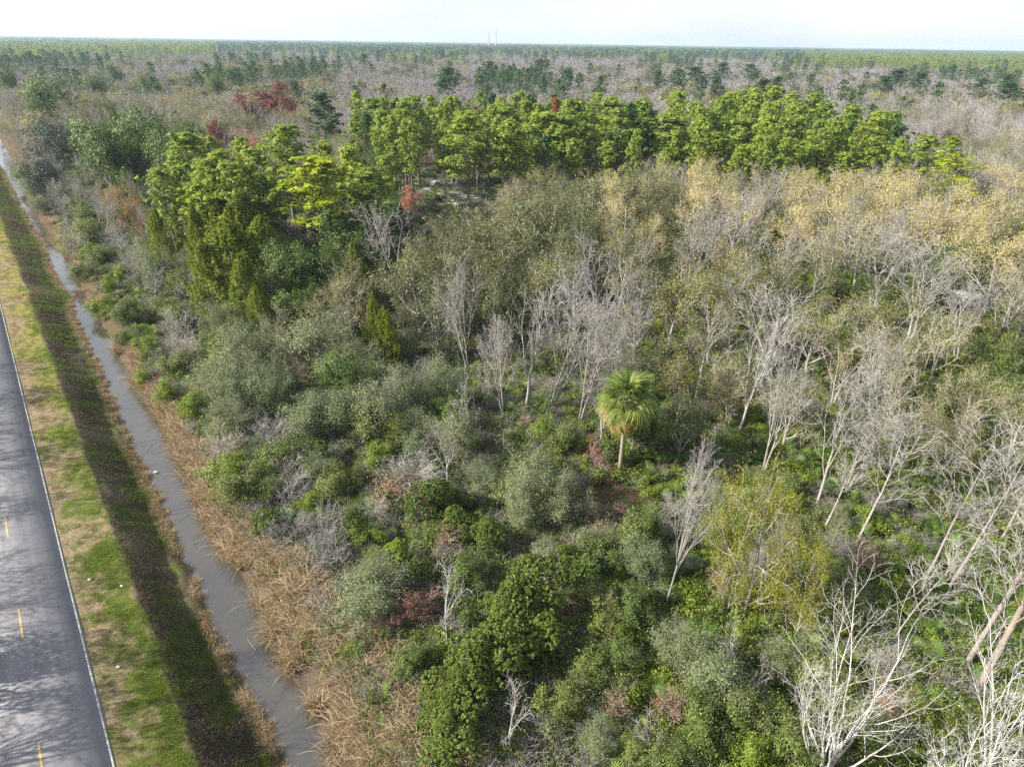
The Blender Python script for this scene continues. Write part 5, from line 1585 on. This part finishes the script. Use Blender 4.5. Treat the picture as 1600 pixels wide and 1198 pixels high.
# litter on the verge, a rock or two of trash
lit_m = flat_mat('white_plastic', (.72, .72, .70), .5)
rgx = random.Random(9)
for (u, v, sz, lab) in ((140, 905, .16, 'crumpled white litter on the grass near the road edge'), (185, 1041, .15, 'small crumpled white litter in the verge beside the bend of the bank'),
                        (190, 914, .13, 'crumpled white litter close to the top of the bank'), (244, 737, .22, 'white litter at the water edge of the ditch')):
    x, y = ground_at(u, v, 0 if v != 737 else -2.0); z = max(floor_at(x, y), WATER_Z)
    V = []
    for k in range(5):
        for j in range(7):
            th = (k + .5) / 5 * math.pi; a = j / 7 * 6.283; r = sz * rgx.uniform(.6, 1.2)
            V.append((r * math.sin(th) * math.cos(a), r * .7 * math.sin(th) * math.sin(a), sz * .35 + r * .5 * math.cos(th)))
    F = [[k * 7 + j, k * 7 + (j + 1) % 7, (k + 1) * 7 + (j + 1) % 7, (k + 1) * 7 + j] for k in range(4) for j in range(7)]
    tag(link('litter', make_mesh('litter', V, F, [lit_m]), None, (x, y, z + .02)), lab, 'litter', 'litter along the ditch', 'thing')

for k, (u, v, rz, lab) in enumerate(((300, 850, .4, 'broken pale branch lying at the left water edge beside the dark bank'), (228, 705, 1.6, 'thin stick in the middle reach of the ditch water'),
                                     (400, 1015, 2.3, 'forked dead branch at the water edge near the cattails'))):
    x, y = ground_at(u, v, -2.1)
    rg = random.Random(k + 40); S = []; T = []
    branch(S, T, rg, (0, 0, 0), (1, .1, .05), 1.3, .03, 0, [L_(L=1, wob=.12, up=0, seg=4, taper=.4), L_(n=4, start=.3, ang=40, len=.5, wob=.1, up=0, seg=2, taper=.3)])
    tv, tf = tubes(S, 4); tv[:, 2] *= .4
    o = tag(link('fallen_branch', make_mesh('fallen_branch', tv, tf, [M['pale_bark']]), None, (x, y, WATER_Z + .03)), lab, 'branch', 'dead branches in the ditch')
    o.rotation_euler = (0, 0, rz)

# ------------------------------------------------------------------ words for every plant
LM = [((965, 640), 'the cabbage palm'), ((480, 330), 'the golden pine on the left'), ((340, 380), 'the cedar clump'), ((190, 320), 'the orange tree'),
      ((636, 320), 'the pink-red maple'), ((1215, 830), 'the yellow-olive tree'), ((1400, 1050), 'the big white-barked tree'), ((1520, 950), 'the peeling brown trunk'),
      ((830, 930), 'the glossy low shrubs'), ((1510, 455), 'the camper trailer'), ((870, 250), 'the rust-topped pine'), ((415, 170), 'the dark red maple'),
      ((1502, 260), 'the golden pine far right'), ((350, 820), 'the cattail bank'), ((60, 400), 'the narrowed ditch'), ((735, 470), 'the slim central pale tree'), ((1410, 400), 'the fan-shaped pale tree'),
      ((760, 360), 'the big olive oak'), ((1060, 850), 'the slim white trunk'), ((672, 800), 'the round glossy shrub'), ((1405, 130), 'the far dark pines'), ((70, 140), 'the dark tree far left')]
ORD = ['nearest', 'second', 'third', 'fourth', 'fifth', 'sixth', 'seventh', 'eighth', 'ninth', 'tenth', 'eleventh', 'twelfth']
buckets = {}
for r in REG:
    nm, desc, cat = NAMES[r['kind']]
    o = r['o']; o['category'] = cat; o['group'] = GROUPS[cat]
    if r.get('off'): o['group'] = 'leafless trees across the road'; continue
    if 'corner' in desc: o['label'] = desc; continue
    u, v, dep = to_px(r['x'], r['y'], r['h'] * .75)
    b = min(range(len(LM)), key=lambda i: (LM[i][0][0] - u) ** 2 + 1.4 * (LM[i][0][1] - v) ** 2)
    (lu, lv_), ln = LM[b]
    dist = math.hypot(lu - u, lv_ - v)
    if r['y'] > 165 and not r['hand']:
        side = ('far left', 'left', 'left of centre', 'middle', 'right of centre', 'right', 'far right')[max(0, min(6, int(u // 229)))]
        band = 'around the pine stand' if r['y'] < 222 else 'in the hazy far wood'
        buckets.setdefault(('BACK', desc, band, side), []).append((u, r))
        o['group'] = '%ss %s, %s' % (cat, band, side)
        continue
    du, dv = u - lu, v - lv_
    rel = ('right of' if du > 0 else 'left of') if abs(du) > abs(dv) else ('behind' if dv < 0 else 'in front of')
    buckets.setdefault((desc, rel, ln), []).append((dist, r))
def nth(k):
    return '%d%s' % (k, 'th' if 10 < k % 100 < 14 else {1: 'st', 2: 'nd', 3: 'rd'}.get(k % 10, 'th'))


for key, lst in buckets.items():
    if key[0] == 'BACK':
        lst.sort(key=lambda t: t[0])
        for k, (_, r) in enumerate(lst):
            r['o']['label'] = '%s %s, %s%s' % (key[1], key[2], key[3], '' if len(lst) == 1 else ', %s from left' % nth(k + 1))
        continue
    desc, rel, ln = key
    lst.sort(key=lambda t: t[0])
    for k, (_, r) in enumerate(lst):
        size = ''
        if len(lst) == 1: r['o']['label'] = '%s %s %s' % (desc, rel, ln)
        elif k < len(ORD): r['o']['label'] = '%s, %s %s %s' % (desc, ORD[k], rel, ln)
        else: r['o']['label'] = '%s, %s outward %s %s' % (desc, nth(k + 1), rel, ln)
        r['o']['label'] = ' '.join(r['o']['label'].split())

# ------------------------------------------------------------------ air
hm, nt, out = new_mat('haze')
pv = nt.nodes.new('ShaderNodeVolumePrincipled')
pv.inputs['Color'].default_value = (.64, .80, 1.0, 1)
pv.inputs['Density'].default_value = HAZE
pv.inputs['Anisotropy'].default_value = .2
nt.links.new(pv.outputs[0], out.inputs['Volume'])
if HAZE > 0:
    hz_o = tag(link('haze', box_mesh('haze', [(-7200, 7200, -600, 6800, -4.0, 95)], [hm])), 'pale blue haze over the whole wood', kind='stuff')
